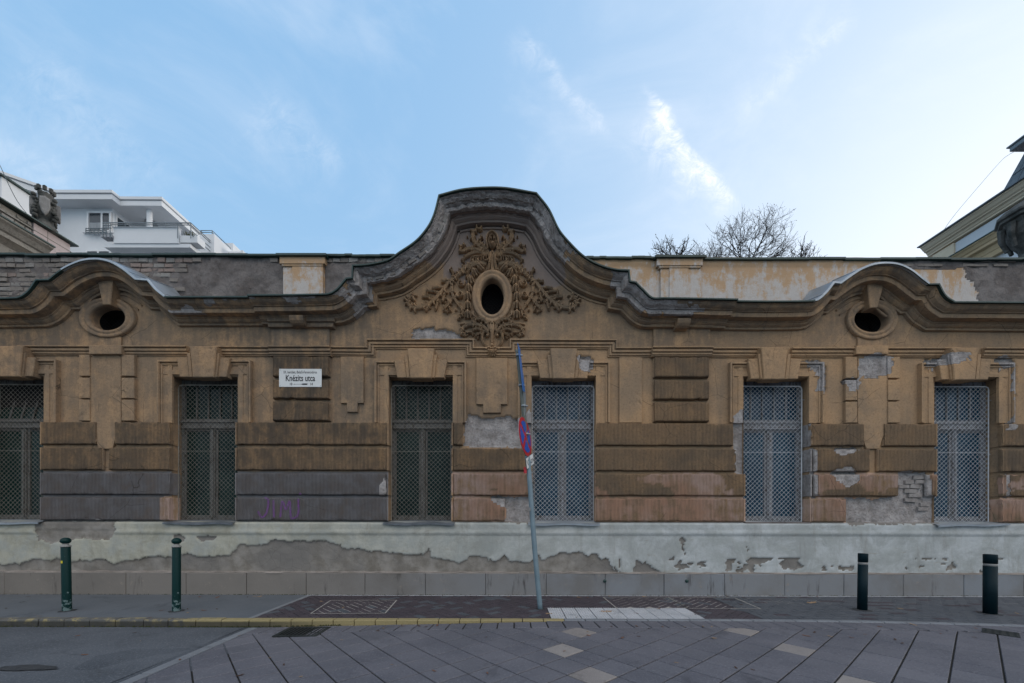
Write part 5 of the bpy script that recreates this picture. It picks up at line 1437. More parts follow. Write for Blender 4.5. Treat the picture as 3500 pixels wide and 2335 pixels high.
# left wing: classical cornice in perspective
M_OLDST = simple('old_grey_masonry', (.20, .19, .17), (.30, .28, .25), 1.5, .95, 18, .02, .1, dirt=(.10, .09, .08), amt=.7)
M_PINKR = simple('pinkish_render', (.42, .35, .34), (.52, .45, .44), 1.2, .9, 16, .006, .1, dirt=(.28, .25, .24), amt=.5)
M_YELR = simple('yellow_render', (.42, .32, .19), (.50, .39, .25), 1.2, .9, 16, .006, .1)
M_CREAM = simple('cream_stucco', (.62, .52, .38), (.68, .58, .44), 1.0, .9, 18, .004, .15)
M_PALER = simple('pale_grey_render', (.56, .59, .62), (.62, .65, .68), 1.0, .9, 40, .003, .15)
M_SLATE = simple('slate', (.05, .065, .08), (.10, .115, .13), 3, .55, spec=.5, dirt=(.07, .08, .05), amt=.5)
M_CARV = simple('weathered_carved_stone', (.045, .048, .045), (.13, .128, .12), 4, .9, 22, .02, .15, dirt=(.03, .03, .03), amt=.6)
def sweepY(mb, prof, ya, yb, s_=1):
    """profile (x, z) extruded along y"""
    n = len(prof); mb.add([(x, ya, z) for x, z in prof]+[(x, yb, z) for x, z in prof], [(i, (i+1) % n, n+(i+1) % n, n+i) for i in range(n)]+[tuple(range(n)), tuple(range(n, 2*n))[::-1]])
lw = empty('left_wing', (-12.5, 2, 0), label='old neighbouring wing on the far left with grey masonry attic and pinkish end pier', cat='building')
def LX_(x): return x+12.5
def yb_(d): return d-D-2
mb = MB(); mb.box(LX_(-13.6), LX_(-12.3), yb_(5), yb_(10.9), 0, 7.7); mb.build('wall', M_YELR, lw)
mb = MB(); mb.box(LX_(-13.0), LX_(-12.22), yb_(5), yb_(10.12), 8.2, 8.80); aw = mb.build('attic', M_OLDST, lw)
for r in range(6):       # masonry courses of the attic
    y = yb_(8.9)+(r % 2)*.12
    while y < yb_(10.05):
        L = random.uniform(.18, .3); 
        if random.random() < .8:
            mb = MB(); mb.box(LX_(-12.23), LX_(-12.19)-random.uniform(0, .015), y, min(y+L-.02, yb_(10.1)), 8.24+r*.088, 8.24+r*.088+.075, .006); mb.build('brick', random.choice([M_BRICKW, M_OLDST]), aw)
        y += L
mb = MB(); mb.box(LX_(-13.0), LX_(-12.17), yb_(10.12), yb_(10.96), 7.7, 8.80, .01); mb.build('end_pier', M_PINKR, lw)
mb = MB(); mb.box(LX_(-13.0), LX_(-12.165), yb_(10.42), yb_(10.43), 7.7, 8.79); mb.box(LX_(-13.0), LX_(-12.16), yb_(5), yb_(10.98), 8.60, 8.615); mb.build('pier_joint', M_OLDST, lw)
mb = MB(); mb.box(LX_(-13.1), LX_(-12.04), yb_(5), yb_(11.06), 8.805, 8.835); mb.build('coping', M_GREEN, lw)
mb = MB(); sweepY(mb, [(LX_(x), z) for x, z in ((-12.3, 8.22), (-11.75, 8.22), (-11.75, 8.17), (-11.82, 8.12), (-11.9, 8.02), (-11.95, 8.0), (-11.95, 7.9), (-12.0, 7.88), (-12.15, 7.8), (-12.2, 7.6), (-12.3, 7.55))], yb_(5), yb_(10.2)); mb.build('cornice', M_OLDST, lw)
mb = MB(); sweepY(mb, [(LX_(x), z) for x, z in ((-12.3, 8.245), (-11.72, 8.245), (-11.72, 8.21), (-12.3, 8.21))], yb_(5), yb_(10.22)); mb.build('flashing', M_GREEN, lw)
mb = MB(); mb.box(LX_(-14.6), LX_(-13.35), yb_(10.4), yb_(11.2), 8.2, 10.2); mb.build('chimney', M_WHITEW, lw)
mb = MB(); mb.box(LX_(-14.7), LX_(-13.28), yb_(10.33), yb_(11.27), 10.2, 10.24); mb.build('chimney_cap', M_GREEN, lw)
# carved finial with shields and mural crown
fc = P3(155, 800, 10.45); fi = MB(); FM = Matrix.Translation((fc.x+12.5, fc.y-2, 8.80)) @ Matrix.Diagonal((.56, .56, .94, 1))
fi.lathe([(.40, 0), (.42, .05), (.40, .10), (.33, .16), (.28, .22), (.25, .30), (.30, .34), (.36, .42), (.40, .52), (.38, .66), (.30, .78), (.24, .82), (.22, .95), (.25, 1.0), (.25, 1.03)], n=20, M=FM)
fin = fi.build('finial', M_CARV, lw, True)
for k in range(8):
    a = k*math.pi/4; mb = MB(); cx_, cy_ = FM.translation.x+.15*math.cos(a), FM.translation.y+.15*math.sin(a); mb.box(cx_-.035, cx_+.035, cy_-.03, cy_+.03, 9.80, 9.92, .010); mb.build('battlement', M_CARV, fin)
M_SHLD = simple('pale_shield_stone', (.17, .165, .16), (.27, .265, .26), 4, .9, 22, .01, .15, dirt=(.12, .12, .12), amt=.4)
for a in (-2.35, -.75, .85, 2.4):
    mb = MB(); M_ = FM @ Matrix.Translation((.42*math.cos(a), .42*math.sin(a), .58)) @ Matrix.Rotation(a+math.pi/2, 4, 'Z')
    sh = [(-.16, .22), (0, .27), (.16, .22), (.17, 0), (.10, -.16), (0, -.24), (-.10, -.16), (-.17, 0)]
    v = [M_ @ Vector((x, .10, z)) for x, z in sh]+[M_ @ Vector((x, -.04, z)) for x, z in sh]+[M_ @ Vector((x*.8, -.06, z*.8)) for x, z in sh]
    mb.add(v, [(r*8+i, r*8+(i+1) % 8, r*8+8+(i+1) % 8, r*8+8+i) for r in (0, 1) for i in range(8)]+[tuple(range(16, 24))]); me = mesh_of('shield', mb.v, mb.f, M_SHLD); fix_normals(me); obj('shield', me, fin)
    a2 = a+.78; mb = MB()
    for k in range(7):
        zz = .30+k*.09; rr = .40+.05*math.sin(k*1.3); c_ = FM @ Vector((rr*math.cos(a2+.1*math.sin(k*2)), rr*math.sin(a2+.1*math.sin(k*2)), zz))
        bm = bmesh.new(); bmesh.ops.create_icosphere(bm, subdivisions=1, radius=.06); mb.add([tuple(c_+q_.co) for q_ in bm.verts], [[q_.index for q_ in f_.verts] for f_ in bm.faces]); bm.free()
    mb.build('scroll', M_CARV, fin, True)

# right neighbour: cream gable-end wing in perspective
rw = empty('right_wing', (17.3, 3, 0), label='cream and pale grey neighbouring wing rising above the right end of the wall', cat='building')
X0_ = 0.0
def ry_(d): return d-D-3
mb = MB(); mb.box(.05, 3, ry_(9), ry_(16.35), 0, 12.1); mb.build('wall', M_PALER, rw)
mb = MB(); mb.box(-.02, .06, ry_(15.6), ry_(16.38), 0, 12.1); mb.build('corner_pier', M_CREAM, rw)
pr = [(.2, 12.56), (-.36, 12.56), (-.36, 12.51), (-.32, 12.48), (-.26, 12.40), (-.20, 12.36), (-.20, 12.33), (-.12, 12.30), (-.09, 12.24), (-.05, 12.21), (-.05, 12.16), (.2, 12.16)]
mb = MB(); sweepY(mb, pr, ry_(9), ry_(16.55)); mb.build('cornice', M_CREAM, rw)
mb = MB(); mb.box(-.45, 3.2, ry_(9), ry_(16.6), 12.562, 12.60); mb.build('flashing', M_DARKZ, rw)
pr = [(.2, 11.40), (-.40, 11.40), (-.40, 11.36), (-.35, 11.32), (-.30, 11.22), (-.27, 11.20), (-.27, 11.10), (-.15, 11.06), (-.12, 10.9), (-.10, 10.88), (-.10, 10.7), (.2, 10.68)]
mb = MB(); sweepY(mb, pr, ry_(9), ry_(15.8)); mb.build('cornice', M_YELR, rw)
mb = MB(); mb.box(-.43, .1, ry_(9), ry_(15.82), 11.402, 11.435); mb.build('flashing', M_GREEN, rw)
# carved pedestal top at the right edge
ca_ = P3(3505, 872, 11.0); mb = MB(); M_ = Matrix.Translation((ca_.x-17.3+.12, ca_.y-3, 7.6))
mb.lathe([(.20, 0), (.22, .6), (.26, .95), (.20, 1.05), (.22, 1.15), (.34, 1.35), (.42, 1.55), (.46, 1.85), (.52, 1.95), (.60, 1.98), (.60, 2.05), (.66, 2.08), (.66, 2.14), (.5, 2.3), (.3, 2.45), (.12, 2.55)], n=8, M=M_ @ Matrix.Rotation(.39, 4, 'Z'))
cp = mb.build('carved_capital', M_CARV, rw)
for k in range(8):
    a = k*math.pi/4; mb = MB(); c0 = M_ @ Vector((.40*math.cos(a), .40*math.sin(a), 1.25)); c1 = M_ @ Vector((.50*math.cos(a), .50*math.sin(a), 1.9)); mb.tube([c0, (c0+c1)/2+Vector((.05*math.cos(a), .05*math.sin(a), 0)), c1], [.05, .07, .09], 6); mb.build('volute', M_CARV, cp)
# slate turret behind
tu = empty('slate_turret', (31.5, 18, 0), label='dark slate turret roof with a projecting metal eave behind the cream wing', cat='roof turret')
def turret():
    # four battered faces: outline measured at distance 25
    b0 = [(32.3, 22.0), (40, 22.0), (40, 28.3), (32.3, 28.3)]; z0, z1 = 20.0, 26.1; ins = 1.9
    b1 = [(34.25, 23.9), (38, 23.9), (38, 26.4), (34.25, 26.4)]
    L = tu.location; mb = MB(); mb.add([(x-L.x, d-D-L.y, z0) for x, d in b0]+[(x-L.x, d-D-L.y, z1) for x, d in b1], [(i, (i+1) % 4, 4+(i+1) % 4, 4+i) for i in range(4)]+[(4, 5, 6, 7)]); mb.build('roof', M_SLATE, tu)
    # slates on the front and left faces
    for face in (0, 3):
        for r in range(7):
            for c_ in range(9):
                t0, t1 = r/7, (r+1.12)/7; s0, s1 = (c_+(r % 2)*.5-.25)/8.5, (c_+1+(r % 2)*.5-.25)/8.5
                if s1 > 1 or s0 < 0: continue
                def pt(s_, t, o):
                    i0, i1 = face, (face+1) % 4
                    a = Vector((*b0[i0], z0)).lerp(Vector((*b0[i1], z0)), s_); b_ = Vector((*b1[i0], z1)).lerp(Vector((*b1[i1], z1)), s_); p = a.lerp(b_, min(t, 1.0))
                    n_ = Vector((0, -1, .45)) if face == 0 else Vector((-1, 0, .45)); p = p+n_*o; return (p.x-L.x, p.y-D-L.y, p.z)
                v = [pt(s0+.004, t0, .06), pt(s1-.004, t0, .06), pt(s1-.004, t1, .02), pt(s0+.004, t1, .02)]; w = [pt(s0+.004, t0, .03), pt(s1-.004, t0, .03)]
                mb = MB(); mb.add(v+w, [(0, 1, 2, 3), (4, 5, 1, 0)]); mb.build('slate', M_SLATE, tu)
    mb = MB(); mb.box(33.66-L.x, 38.6-L.x, 23.2-D-L.y, 27.0-D-L.y, 26.1, 26.40, .03); mb.build('eave', M_RAIL, tu)
    mb = MB(); mb.box(33.56-L.x, 38.7-L.x, 23.1-D-L.y, 27.1-D-L.y, 26.40, 26.50, .02); mb.build('eave_edge', M_RAIL, tu)
turret()
# cables
def cable(pts, label, r=.012):
    pts3 = spl3([P3(*p) for p in pts], 30); mb = MB(); o0 = pts3[0]; mb.tube([p-o0 for p in pts3], r, 4)
    o = mb.build('overhead_cable', M_RAIL); o.location = o0; tag(o, label, 'cable', 'overhead cables')
def spl3(pts, n):
    P = [2*pts[0]-pts[1]]+list(pts)+[2*pts[-1]-pts[-2]]; out = []; seg = len(pts)-1
    for t in np.linspace(0, seg, n):
        i = min(int(t), seg-1); f = t-i; p0, p1, p2, p3 = P[i:i+4]; out.append(.5*((2*p1)+(-p0+p2)*f+(2*p0-5*p1+4*p2-p3)*f*f+(-p0+3*p1-3*p2+p3)*f**3))
    return out
cable([(3207, 817, 16.2), (3255, 745, 17.5), (3330, 655, 20), (3420, 552, 23), (3447, 530, 24.2), (3466, 519, 24.6)], 'thin dark cable rising from the cream wing to the slate turret on the right')
cable([(-10, 548, 9.5), (3, 572, 9.5), (30, 632, 9.7), (62, 692, 10), (106, 748, 10.3)], 'thin dark cable running down to the carved stone finial on the left', .008)

# ================================================================ bare trees behind
M_BARK = simple('bare_twigs', (.022, .018, .015), (.04, .032, .026), 3, .9)
M_DRYL = simple('dry_leaf', (.10, .045, .02), (.20, .10, .045), 5, .8)
def tree(px, dist, ztop, zroot, spread, seed, label, levels=6, lean=0):
    rn = random.Random(seed); x0 = xat(px, dist); root = empty('bare_tree', (x0, dist-D, 0), label=label, cat='tree', group='bare trees behind the building')
    tr = MB(); br = MB(); lf = MB(); H = ztop
    trunk_top = Vector((lean, 0, zroot)); tr.tube([(0, 0, -.1), (lean*.4, 0, zroot*.5), trunk_top], .16, 8, True, .09); tr.build('trunk', M_BARK, root)
    def grow_(p, d, L, r, lv):
        pts = [p]; n = 4
        for i in range(n):
            d = (d+Vector((rn.gauss(0, .17), rn.gauss(0, .15), rn.gauss(.02, .11)))).normalized(); pts.append(pts[-1]+d*L/n)
        br.tube(pts, r, 4 if lv < 3 else 3, False, r*.72)
        if lv >= levels:
            if rn.random() < .22:
                q = pts[-1]; s_ = .018; e_ = Vector((rn.gauss(0, s_), rn.gauss(0, s_), rn.gauss(0, s_))); w_ = Vector((rn.gauss(0, s_), rn.gauss(0, s_), rn.gauss(0, s_))); lf.add([q, q+e_, q+e_+w_, q+w_], [(0, 1, 2, 3)])
            return
        k = rn.choice([2, 3, 3]) if lv < 3 else rn.choice([2, 2, 3])
        for i in range(k):
            t = 1.0 if i == 0 else rn.uniform(.35, .95); q = pts[int(t*n)]
            nd = (d+Vector((rn.gauss(0, .75), rn.gauss(0, .6), rn.gauss(.08, .40)))).normalized() if i else (d+Vector((rn.gauss(0, .22), rn.gauss(0, .22), .1))).normalized()
            grow_(q, nd, L*rn.uniform(.66, .86), r*.72, lv+1)
    hh = (H-zroot)
    n0 = 7
    for i in range(n0):
        a = (i-(n0-1)/2)/((n0-1)/2)
        grow_(trunk_top+Vector((0, 0, -.05*i)), Vector((a*spread, rn.uniform(-.4, .4), 1)).normalized(), hh*.33, .026, 1)
    br.build('crown', M_BARK, root); lf.build('dry_leaves', M_DRYL, root)
DT = 17.0
tree(2560, DT, zat(735, DT), zat(920, DT), 1.1, 12, 'tallest bare tree with dense dark twigs rising behind the parapet', 7)
tree(2410, DT+.6, zat(765, DT), zat(930, DT), 1.1, 23, 'lower bare tree with airy twigs left of the tallest one', 6)
tree(2300, DT-.5, zat(815, DT), zat(930, DT), 1.0, 31, 'small bare treetop just above the parapet, leftmost of the trees', 5)
tree(2740, DT-.3, zat(830, DT), zat(930, DT), .9, 47, 'small bare treetop at the right of the tallest tree', 5)

# ================================================================ street furniture
def bolt_mat(): return simple('green_bollard_paint', (.004, .030, .028), (.007, .044, .040), 5, .35, spec=.6, dirt=(.16, .20, .20), amt=.0)
m, q, b = new_mat('chipped_green_paint'); tcx = q.n('ShaderNodeTexCoord').outputs['Object']; zz = q.n('ShaderNodeSeparateXYZ', {0: tcx}).outputs[2]
nn_ = q.noise(tcx, 22, 5, .6); ch = q.m('ADD', nn_, q.m('MULTIPLY', q.step(zz, .42, .0), .17))
q.put(b.inputs['Base Color'], q.mix(q.step(ch, .67, .70), (.002, .026, .025), (.13, .19, .19))); b.inputs['Roughness'].default_value = .42; b.inputs['Specular IOR Level'].default_value = .2; bump(q, b, nn_, .002, .4); M_BOLL = m
M_BOLL2 = simple('dark_green_bollard', (.002, .012, .017), (.003, .016, .022), 5, .55, spec=.15)
M_BAND = simple('grey_reflective_band', (.20, .20, .19), (.28, .28, .27), 10, .4)
M_STICK = simple('yellow_sticker', (.6, .5, .03), (.6, .5, .03), 3, .5)
def ball_bollard(px, pyb, pyt, label, lean, sticker=False):
    p = ray_ground(px, pyb); d = p.y+D; H = (pyb-pyt)*d/F; root = empty('bollard', (p.x, p.y, 0), label=label, cat='bollard', group='green bollards with ball tops'); root.rotation_euler = (0, lean, 0)
    mb = MB(); mb.lathe([(.050, -.02), (.051, 0), (.051, H*.885), (.049, H*.89)], n=28); mb.build('post', M_BOLL, root, True)
    mb = MB(); mb.lathe([(.058, H*.875), (.058, H*.885), (.040, H*.90), (.030, H*.915), (.034, H*.925)], n=24); mb.build('collar', M_BAND, root, True)
    c_ = H*.957; r = H*.045; mb = MB(); mb.lathe([(r*1.25*math.sin(t), c_-r*math.cos(t)) for t in np.linspace(.5, 3.12, 12)], n=24); mb.build('ball', M_BOLL, root, True)
    if sticker:
        mb = MB(); mb.lathe([(.0560, H*.665), (.0562, H*.69)], n=28)
        v = [(.0526*math.cos(t), .0526*math.sin(t), H*z) for z in (.655, .69) for t in np.linspace(-2.0, -1.4, 5)]
        mb = MB(); mb.add(v, [(i, i+1, i+6, i+5) for i in range(4)]); mb.build('sticker', M_STICK, root)
    return root
ball_bollard(229, 2088, 1838, 'green ball-topped bollard with a yellow sticker scrap, nearer the left edge', -.022, True)
ball_bollard(603, 2089, 1839, 'green ball-topped bollard without sticker, standing right of the other ball-topped one', 0)
def flat_bollard(px, pyb, pyt, label, r, lean):
    p = ray_ground(px, pyb); d = p.y+D; H = (pyb-pyt)*d/F*.985; root = empty('bollard', (p.x, p.y, 0), label=label, cat='bollard', group='dark flat-topped bollards'); root.rotation_euler = (0, lean, 0)
    mb = MB(); mb.lathe([(r, -.02), (r, H*.805)], n=32); mb.build('post', M_BOLL2, root, True)
    mb = MB(); mb.lathe([(r*.955, H*.80), (r*.955, H*.85)], n=32); mb.build('reflective_band', M_BAND, root, True)
    mb = MB(); mb.lathe([(r, H*.848), (r, H*.99), (r*.96, H)], n=32); mb.build('cap', M_BOLL2, root, True)
flat_bollard(2947, 2085, 1889, 'dark flat-topped bollard with a grey band, the left and smaller-looking of the right-hand pair', .059, .012)
flat_bollard(3384, 2098, 1892, 'dark flat-topped bollard with a grey band, nearest the right edge', .071, .002)

M_GRIME = ground_mat('foot_grime', (.028, .030, .034), (.05, .053, .058), (.10, .10, .10), 9, .9, 60)
def grime(par, r, z=.006):
    rn_ = random.Random(int(r*1e4)); n = 26; v = [(0, 0, z)]
    for ring, (rr, zz_) in enumerate(((r*1.25, z), (r*1.75, .0015))):
        for i in range(n): a = 6.28318*i/n; q_ = rr*rn_.uniform(.86, 1.18) if ring else rr; v.append((q_*math.cos(a), q_*math.sin(a), zz_))
    obj('foot_collar', mesh_of('foot_collar', v, [(0, 1+i, 1+(i+1) % n) for i in range(n)]+[(1+i, 1+n+i, 1+n+(i+1) % n, 1+(i+1) % n) for i in range(n)], M_GRIME), par)
for o_b in [x for x in list(COL.objects) if x.name.startswith('bollard')]: grime(o_b, .055 if 'ball' in o_b['label'] else .066)
tarp = ray_ground(95, 2283, -.083); v = [(0, 0, 0)]; rn = random.Random(4)
for i in range(24): a = 6.283*i/24; r = rn.uniform(.8, 1.15); v.append((.30*r*math.cos(a), .07*r*math.sin(a), 0))
o = obj('tar_patch', mesh_of('tar_patch', v, [(0, 1+i, 1+(i+1) % 24) for i in range(24)], M_GRIME)); o.location = (tarp.x, tarp.y, -.079); tag(o, kind='structure')
# leaning sign post
M_POLE = simple('blue_grey_pole_paint', (.13, .19, .225), (.19, .26, .30), 3, .5, spec=.5, dirt=(.10, .11, .11), amt=.35)
M_POLE2 = simple('dull_olive_pole', (.10, .11, .095), (.15, .16, .14), 3, .6, dirt=(.05, .05, .045), amt=.5)
M_BLUE = simple('sign_blue', (.02, .13, .42), (.025, .16, .48), 3, .4, spec=.5, dirt=(.3, .45, .6), amt=.15)
M_BLUED = simple('sign_deep_blue', (.012, .085, .42), (.015, .10, .46), 3, .4, spec=.5)
M_RED = simple('sign_red', (.42, .012, .018), (.50, .02, .028), 3, .4, spec=.5)
M_SW = simple('sign_white', (.62, .63, .62), (.70, .71, .70), 3, .45, spec=.5)
M_BACK = simple('sign_back_grey', (.26, .29, .31), (.34, .37, .39), 3, .5, metal=.3)
M_BLK = simple('black_print', (.015, .015, .018), (.02, .02, .024), 3, .5)
pb = ray_ground(1847, 2082); dp = pb.y+D
post = empty('sign_post', tuple(pb), label='leaning grey street sign post with no-stopping sign, 12 m plate and edge-on blue sign', cat='sign post')
def lp(px, py, dd): return P3(px, py, dd)-pb
mb = MB(); pts = spl3([lp(1847, 2085, dp), lp(1835, 1960, dp), lp(1824, 1830, dp), lp(1808, 1610, dp), lp(1802, 1560, dp+.02)], 24); mb.tube(pts, [.037]*24, 18); mb.build('pole', M_POLE, post, True)
grime(post, .038)
mb = MB(); pts = spl3([lp(1803, 1570, dp+.02), lp(1790, 1420, dp+.03), lp(1775, 1255, dp+.05), lp(1768, 1196, dp+.05)], 14); mb.tube(pts, [.0305]*14, 16); mb.build('upper_pole', M_POLE2, post, True)
def clampring(px, py, r=.040):
    c_ = lp(px, py, dp+.03); mb = MB(); mb.lathe([(r, -.012), (r, .012)], n=16, M=Matrix.Translation(c_)); mb.box(c_.x+r*.6, c_.x+r*1.5, c_.y-.012, c_.y+.012, c_.z-.01, c_.z+.01); mb.build('clamp', M_BACK, post, True)
for q_ in ((1772, 1215), (1781, 1318), (1790, 1388), (1800, 1484), (1806, 1580)): clampring(*q_)
def panel(nm, mat, c, e1_, e2_, outline, th=.006, par=None, off=0.0, both_=None):
    """flat plate: centre c, in-plane axes, outline in plate units"""
    nrm = e1_.cross(e2_).normalized()
    if nrm.dot(Vector((0, -D, EYE))-(c+pb)) < 0: nrm = -nrm
    mb = MB(); n = len(outline); v = [c+e1_*a+e2_*b_+nrm*off for a, b_ in outline]+[c+e1_*a+e2_*b_+nrm*(off-th) for a, b_ in outline]
    mb.add(v, [tuple(range(n)), tuple(range(n, 2*n))[::-1]]+[(i, (i+1) % n, n+(i+1) % n, n+i) for i in range(n)]); me = mesh_of(nm, mb.v, mb.f, mat); fix_normals(me); return obj(nm, me, par or post)
# round no-stopping sign
c_ = lp(1796.5, 1493, dp-.06); R_ = .285
e2_ = (lp(1806, 1560, dp-.05)-lp(1789, 1427, dp-.07)); e2_ = -e2_.normalized()*R_
hx = Vector((.30, -.954, 0)); hx = (hx-e2_.normalized()*hx.dot(e2_.normalized())).normalized()*R_; hx = -hx
# turn so the visible width matches (about a quarter of the height)
hx = Vector((.335, .942, 0)); hx = (hx-e2_.normalized()*hx.dot(e2_.normalized())).normalized()*R_
circ = lambda r, n=40: [(r*math.cos(6.28318*i/n), r*math.sin(6.28318*i/n)) for i in range(n)]
sg = panel('no_stopping_sign', M_BACK, c_, hx, e2_, circ(1.0), .004, off=-.006)
panel('red_ring', M_RED, c_, hx, e2_, circ(.995), .004, sg, -.001)
ang0 = math.radians(10)
def sector(a0, a1, r, g0):
    pts = []
    for t in np.linspace(a0, a1, 12): pts.append((r*math.cos(t), r*math.sin(t)))
    m_ = (a0+a1)/2; pts.append((g0*math.cos(m_), g0*math.sin(m_))); return pts
for k in range(4):
    a0 = math.pi/4+k*math.pi/2; panel('blue_field', M_BLUED, c_, hx, e2_, sector(a0+.17, a0+math.pi/2-.17, .80, .16), .003, sg, .002)
# 12 m plate
tl, trr, br_, bl_ = lp(1797, 1566, dp-.08), lp(1821, 1549, dp+.10), lp(1826, 1585, dp+.10), lp(1800, 1606, dp-.08)
cc = (tl+trr+br_+bl_)/4; ea = (trr+br_-tl-bl_)/4; eb = (tl+trr-bl_-br_)/4
pl = panel('distance_plate', M_BLK, cc, ea, eb, [(-.9, -1), (.9, -1), (1, -.85), (1, .85), (.9, 1), (-.9, 1), (-1, .85), (-1, -.85)], .005)
panel('plate_face', M_SW, cc, ea, eb, rect(-.93, -.92, .93, .92), .003, pl, .0025)
def text_obj(txt, size, mat, parent, origin, ex, ey, nm='lettering', align='CENTER', sx=1.0, ext=.0008, bold=0.0):
    cu = bpy.data.curves.new('lettering', 'FONT'); cu.body = txt; cu.size = size; cu.align_x = align; cu.align_y = 'CENTER'; cu.extrude = ext; cu.offset = bold; cu.resolution_u = 3
    t = bpy.data.objects.new('lettering_tmp', cu); COL.objects.link(t); dg = bpy.context.evaluated_depsgraph_get(); me = bpy.data.meshes.new_from_object(t.evaluated_get(dg)); bpy.data.objects.remove(t)
    ex = ex.normalized(); ey = (ey-ex*ey.dot(ex)).normalized(); ez = ex.cross(ey)
    M_ = Matrix(((ex.x*sx, ey.x, ez.x, origin.x), (ex.y*sx, ey.y, ez.y, origin.y), (ex.z*sx, ey.z, ez.z, origin.z), (0, 0, 0, 1))); me.transform(M_); me.materials.clear(); me.materials.append(mat); return obj(nm, me, parent)
nr = ea.cross(eb).normalized(); nr = nr if nr.dot(Vector((0, -D, EYE))-(cc+pb)) > 0 else -nr
text_obj('12 m', eb.length*1.25, M_BLK, pl, cc+nr*.004-eb*.05, ea, eb, sx=ea.length*2/(eb.length*1.25)*.42)
# blue sign seen edge on, high on the pole, and the grey back of a fourth sign
c0_, c1_, c2_, c3_ = lp(1770, 1172, dp-.25), lp(1778, 1194, dp+.20), lp(1796, 1342, dp+.20), lp(1788, 1336, dp-.25)
def plate4(nm, mat, pts, th=.005):
    n_ = (pts[1]-pts[0]).cross(pts[3]-pts[0]).normalized(); mb = MB(); mb.add([p for p in pts]+[p+n_*th for p in pts], [(0, 1, 2, 3), (7, 6, 5, 4), (0, 4, 5, 1), (1, 5, 6, 2), (2, 6, 7, 3), (3, 7, 4, 0)]); me = mesh_of(nm, mb.v, mb.f, mat); fix_normals(me); return obj(nm, me, post)
plate4('blue_sign', M_BLUE, [c0_, c1_, c2_, c3_])
plate4('sign_back', M_BACK, [lp(1790, 1340, dp+.0), lp(1797, 1345, dp+.25), lp(1799, 1405, dp+.25), lp(1794, 1420, dp+.0)])
mb = MB(); c_ = lp(1792.5, 1608, dp-.005); v = [(c_.x+.0385*math.cos(t)+.022, c_.y+.0385*math.sin(t)+.0, c_.z+z) for z in (-.045, .045) for t in np.linspace(-2.6, -1.3, 6)]; mb.add(v, [(i, i+1, i+7, i+6) for i in range(5)]); mb.build('red_sticker', M_RED, post)
c_ = lp(1809, 1741, dp-.0); mb = MB(); v = [(c_.x+.0385*math.cos(t)+.010, c_.y+.0385*math.sin(t), c_.z+z) for z in (-.028, .028) for t in np.linspace(-2.2, -1.4, 6)]; mb.add(v, [(i, i+1, i+7, i+6) for i in range(5)]); mb.build('sticker', M_SHLD, post)

# street name sign on the pilaster
sx0, sz1 = wp(954, 1261, -.09); sx1, sz0 = wp(1099.5, 1323, -.09)
sn = empty('street_name_sign', ((sx0+sx1)/2, -.09, (sz0+sz1)/2), label='white enamel street name sign reading Knézits utca on the left pilaster', cat='sign')
w_, h_ = (sx1-sx0)/2, (sz1-sz0)/2
mb = MB(); mb.box(-w_, w_, -.003, .003, -h_, h_, .002); mb.build('plate', M_SW, sn)
EX, EZ = Vector((1, 0, 0)), Vector((0, 0, 1))
for t_, z_, sz_, sx_, bd in (('IX. kerület, Belső-Ferencváros', .62, .066, .70, .0), ('Knézits utca', -.06, .150, .68, .0022), ('10', -.70, .062, .8, .0005), ('14', -.70, .062, .8, .0005)):
    ox = 0 if len(t_) > 3 else (-.44*w_ if t_ == '10' else .52*w_)
    text_obj(t_, sz_, M_BLK, sn, Vector((ox, -.0045, z_*h_)), EX, EZ, sx=sx_, bold=bd)
mb = MB(); z_ = -.70*h_; mb.prism_xz([(-.34*w_, z_), (-.26*w_, z_+.006), (-.26*w_, z_+.0022), (.05*w_, z_+.0022), (.12*w_, z_+.012), (.36*w_, z_+.012), (.30*w_, z_), (.36*w_, z_-.012), (.12*w_, z_-.012), (.05*w_, z_-.0022), (-.26*w_, z_-.0022), (-.26*w_, z_-.006)], -.0045, -.003); mb.build('arrow', M_BLK, sn)
for a in (-1, 1):
    for c2 in (-1, 1):
        mb = MB(); mb.lathe([(.006, 0), (.005, .003)], n=8, M=Matrix.Translation((a*(w_-.02), -.003, c2*(h_-.02))) @ Matrix.Rotation(math.pi/2, 4, 'X')); mb.build('screw', M_BACK, sn)
    mb = MB(); mb.box(a*(w_-.02)-.006, a*(w_-.02)+.006, -.002, .03, h_, h_+.03, .002); mb.box(a*(w_-.02)-.004, a*(w_-.02)+.004, .0, .03, -h_-.03, -h_, .002); mb.build('bracket', M_GREEN, sn)

# storm drain and small cover
dr = empty('storm_drain', (-2.55, -2.02, ztab(-2.55)+.004), label='cast iron storm drain grate beside the yellow kerb, left of centre', cat='drain')
M_IRON = simple('cast_iron', (.022, .027, .028), (.04, .046, .046), 6, .6, metal=.4, dirt=(.06, .05, .035), amt=.5)
mb = MB(); hw, hd = .26, .20
for a, b_, c2, d2 in ((-hw, hw, -hd, -hd+.035), (-hw, hw, hd-.035, hd), (-hw, -hw+.05, -hd+.035, hd-.035), (hw-.05, hw, -hd+.035, hd-.035)): mb.box(a, b_, c2, d2, -.004, .008, .002)
mb.build('frame', M_IRON, dr); mb = MB(); mb.box(-hw, hw, -hd, hd, -.003, -.001); mb.build('pit', M_DARK, dr)
for i in range(9):
    x = -hw+.075+i*.046; mb = MB(); mb.box(x-.010, x+.010, -hd+.035, hd-.035, -.001, .006, .002); mb.build('bar', M_IRON, dr)
cvp = ray_ground(3420, 2163); cv = empty('valve_cover', (cvp.x, cvp.y, ztab(9)+.004), label='small diamond-set iron cover in the paving at the right edge', cat='cover'); cv.rotation_euler = (0, 0, -aR)
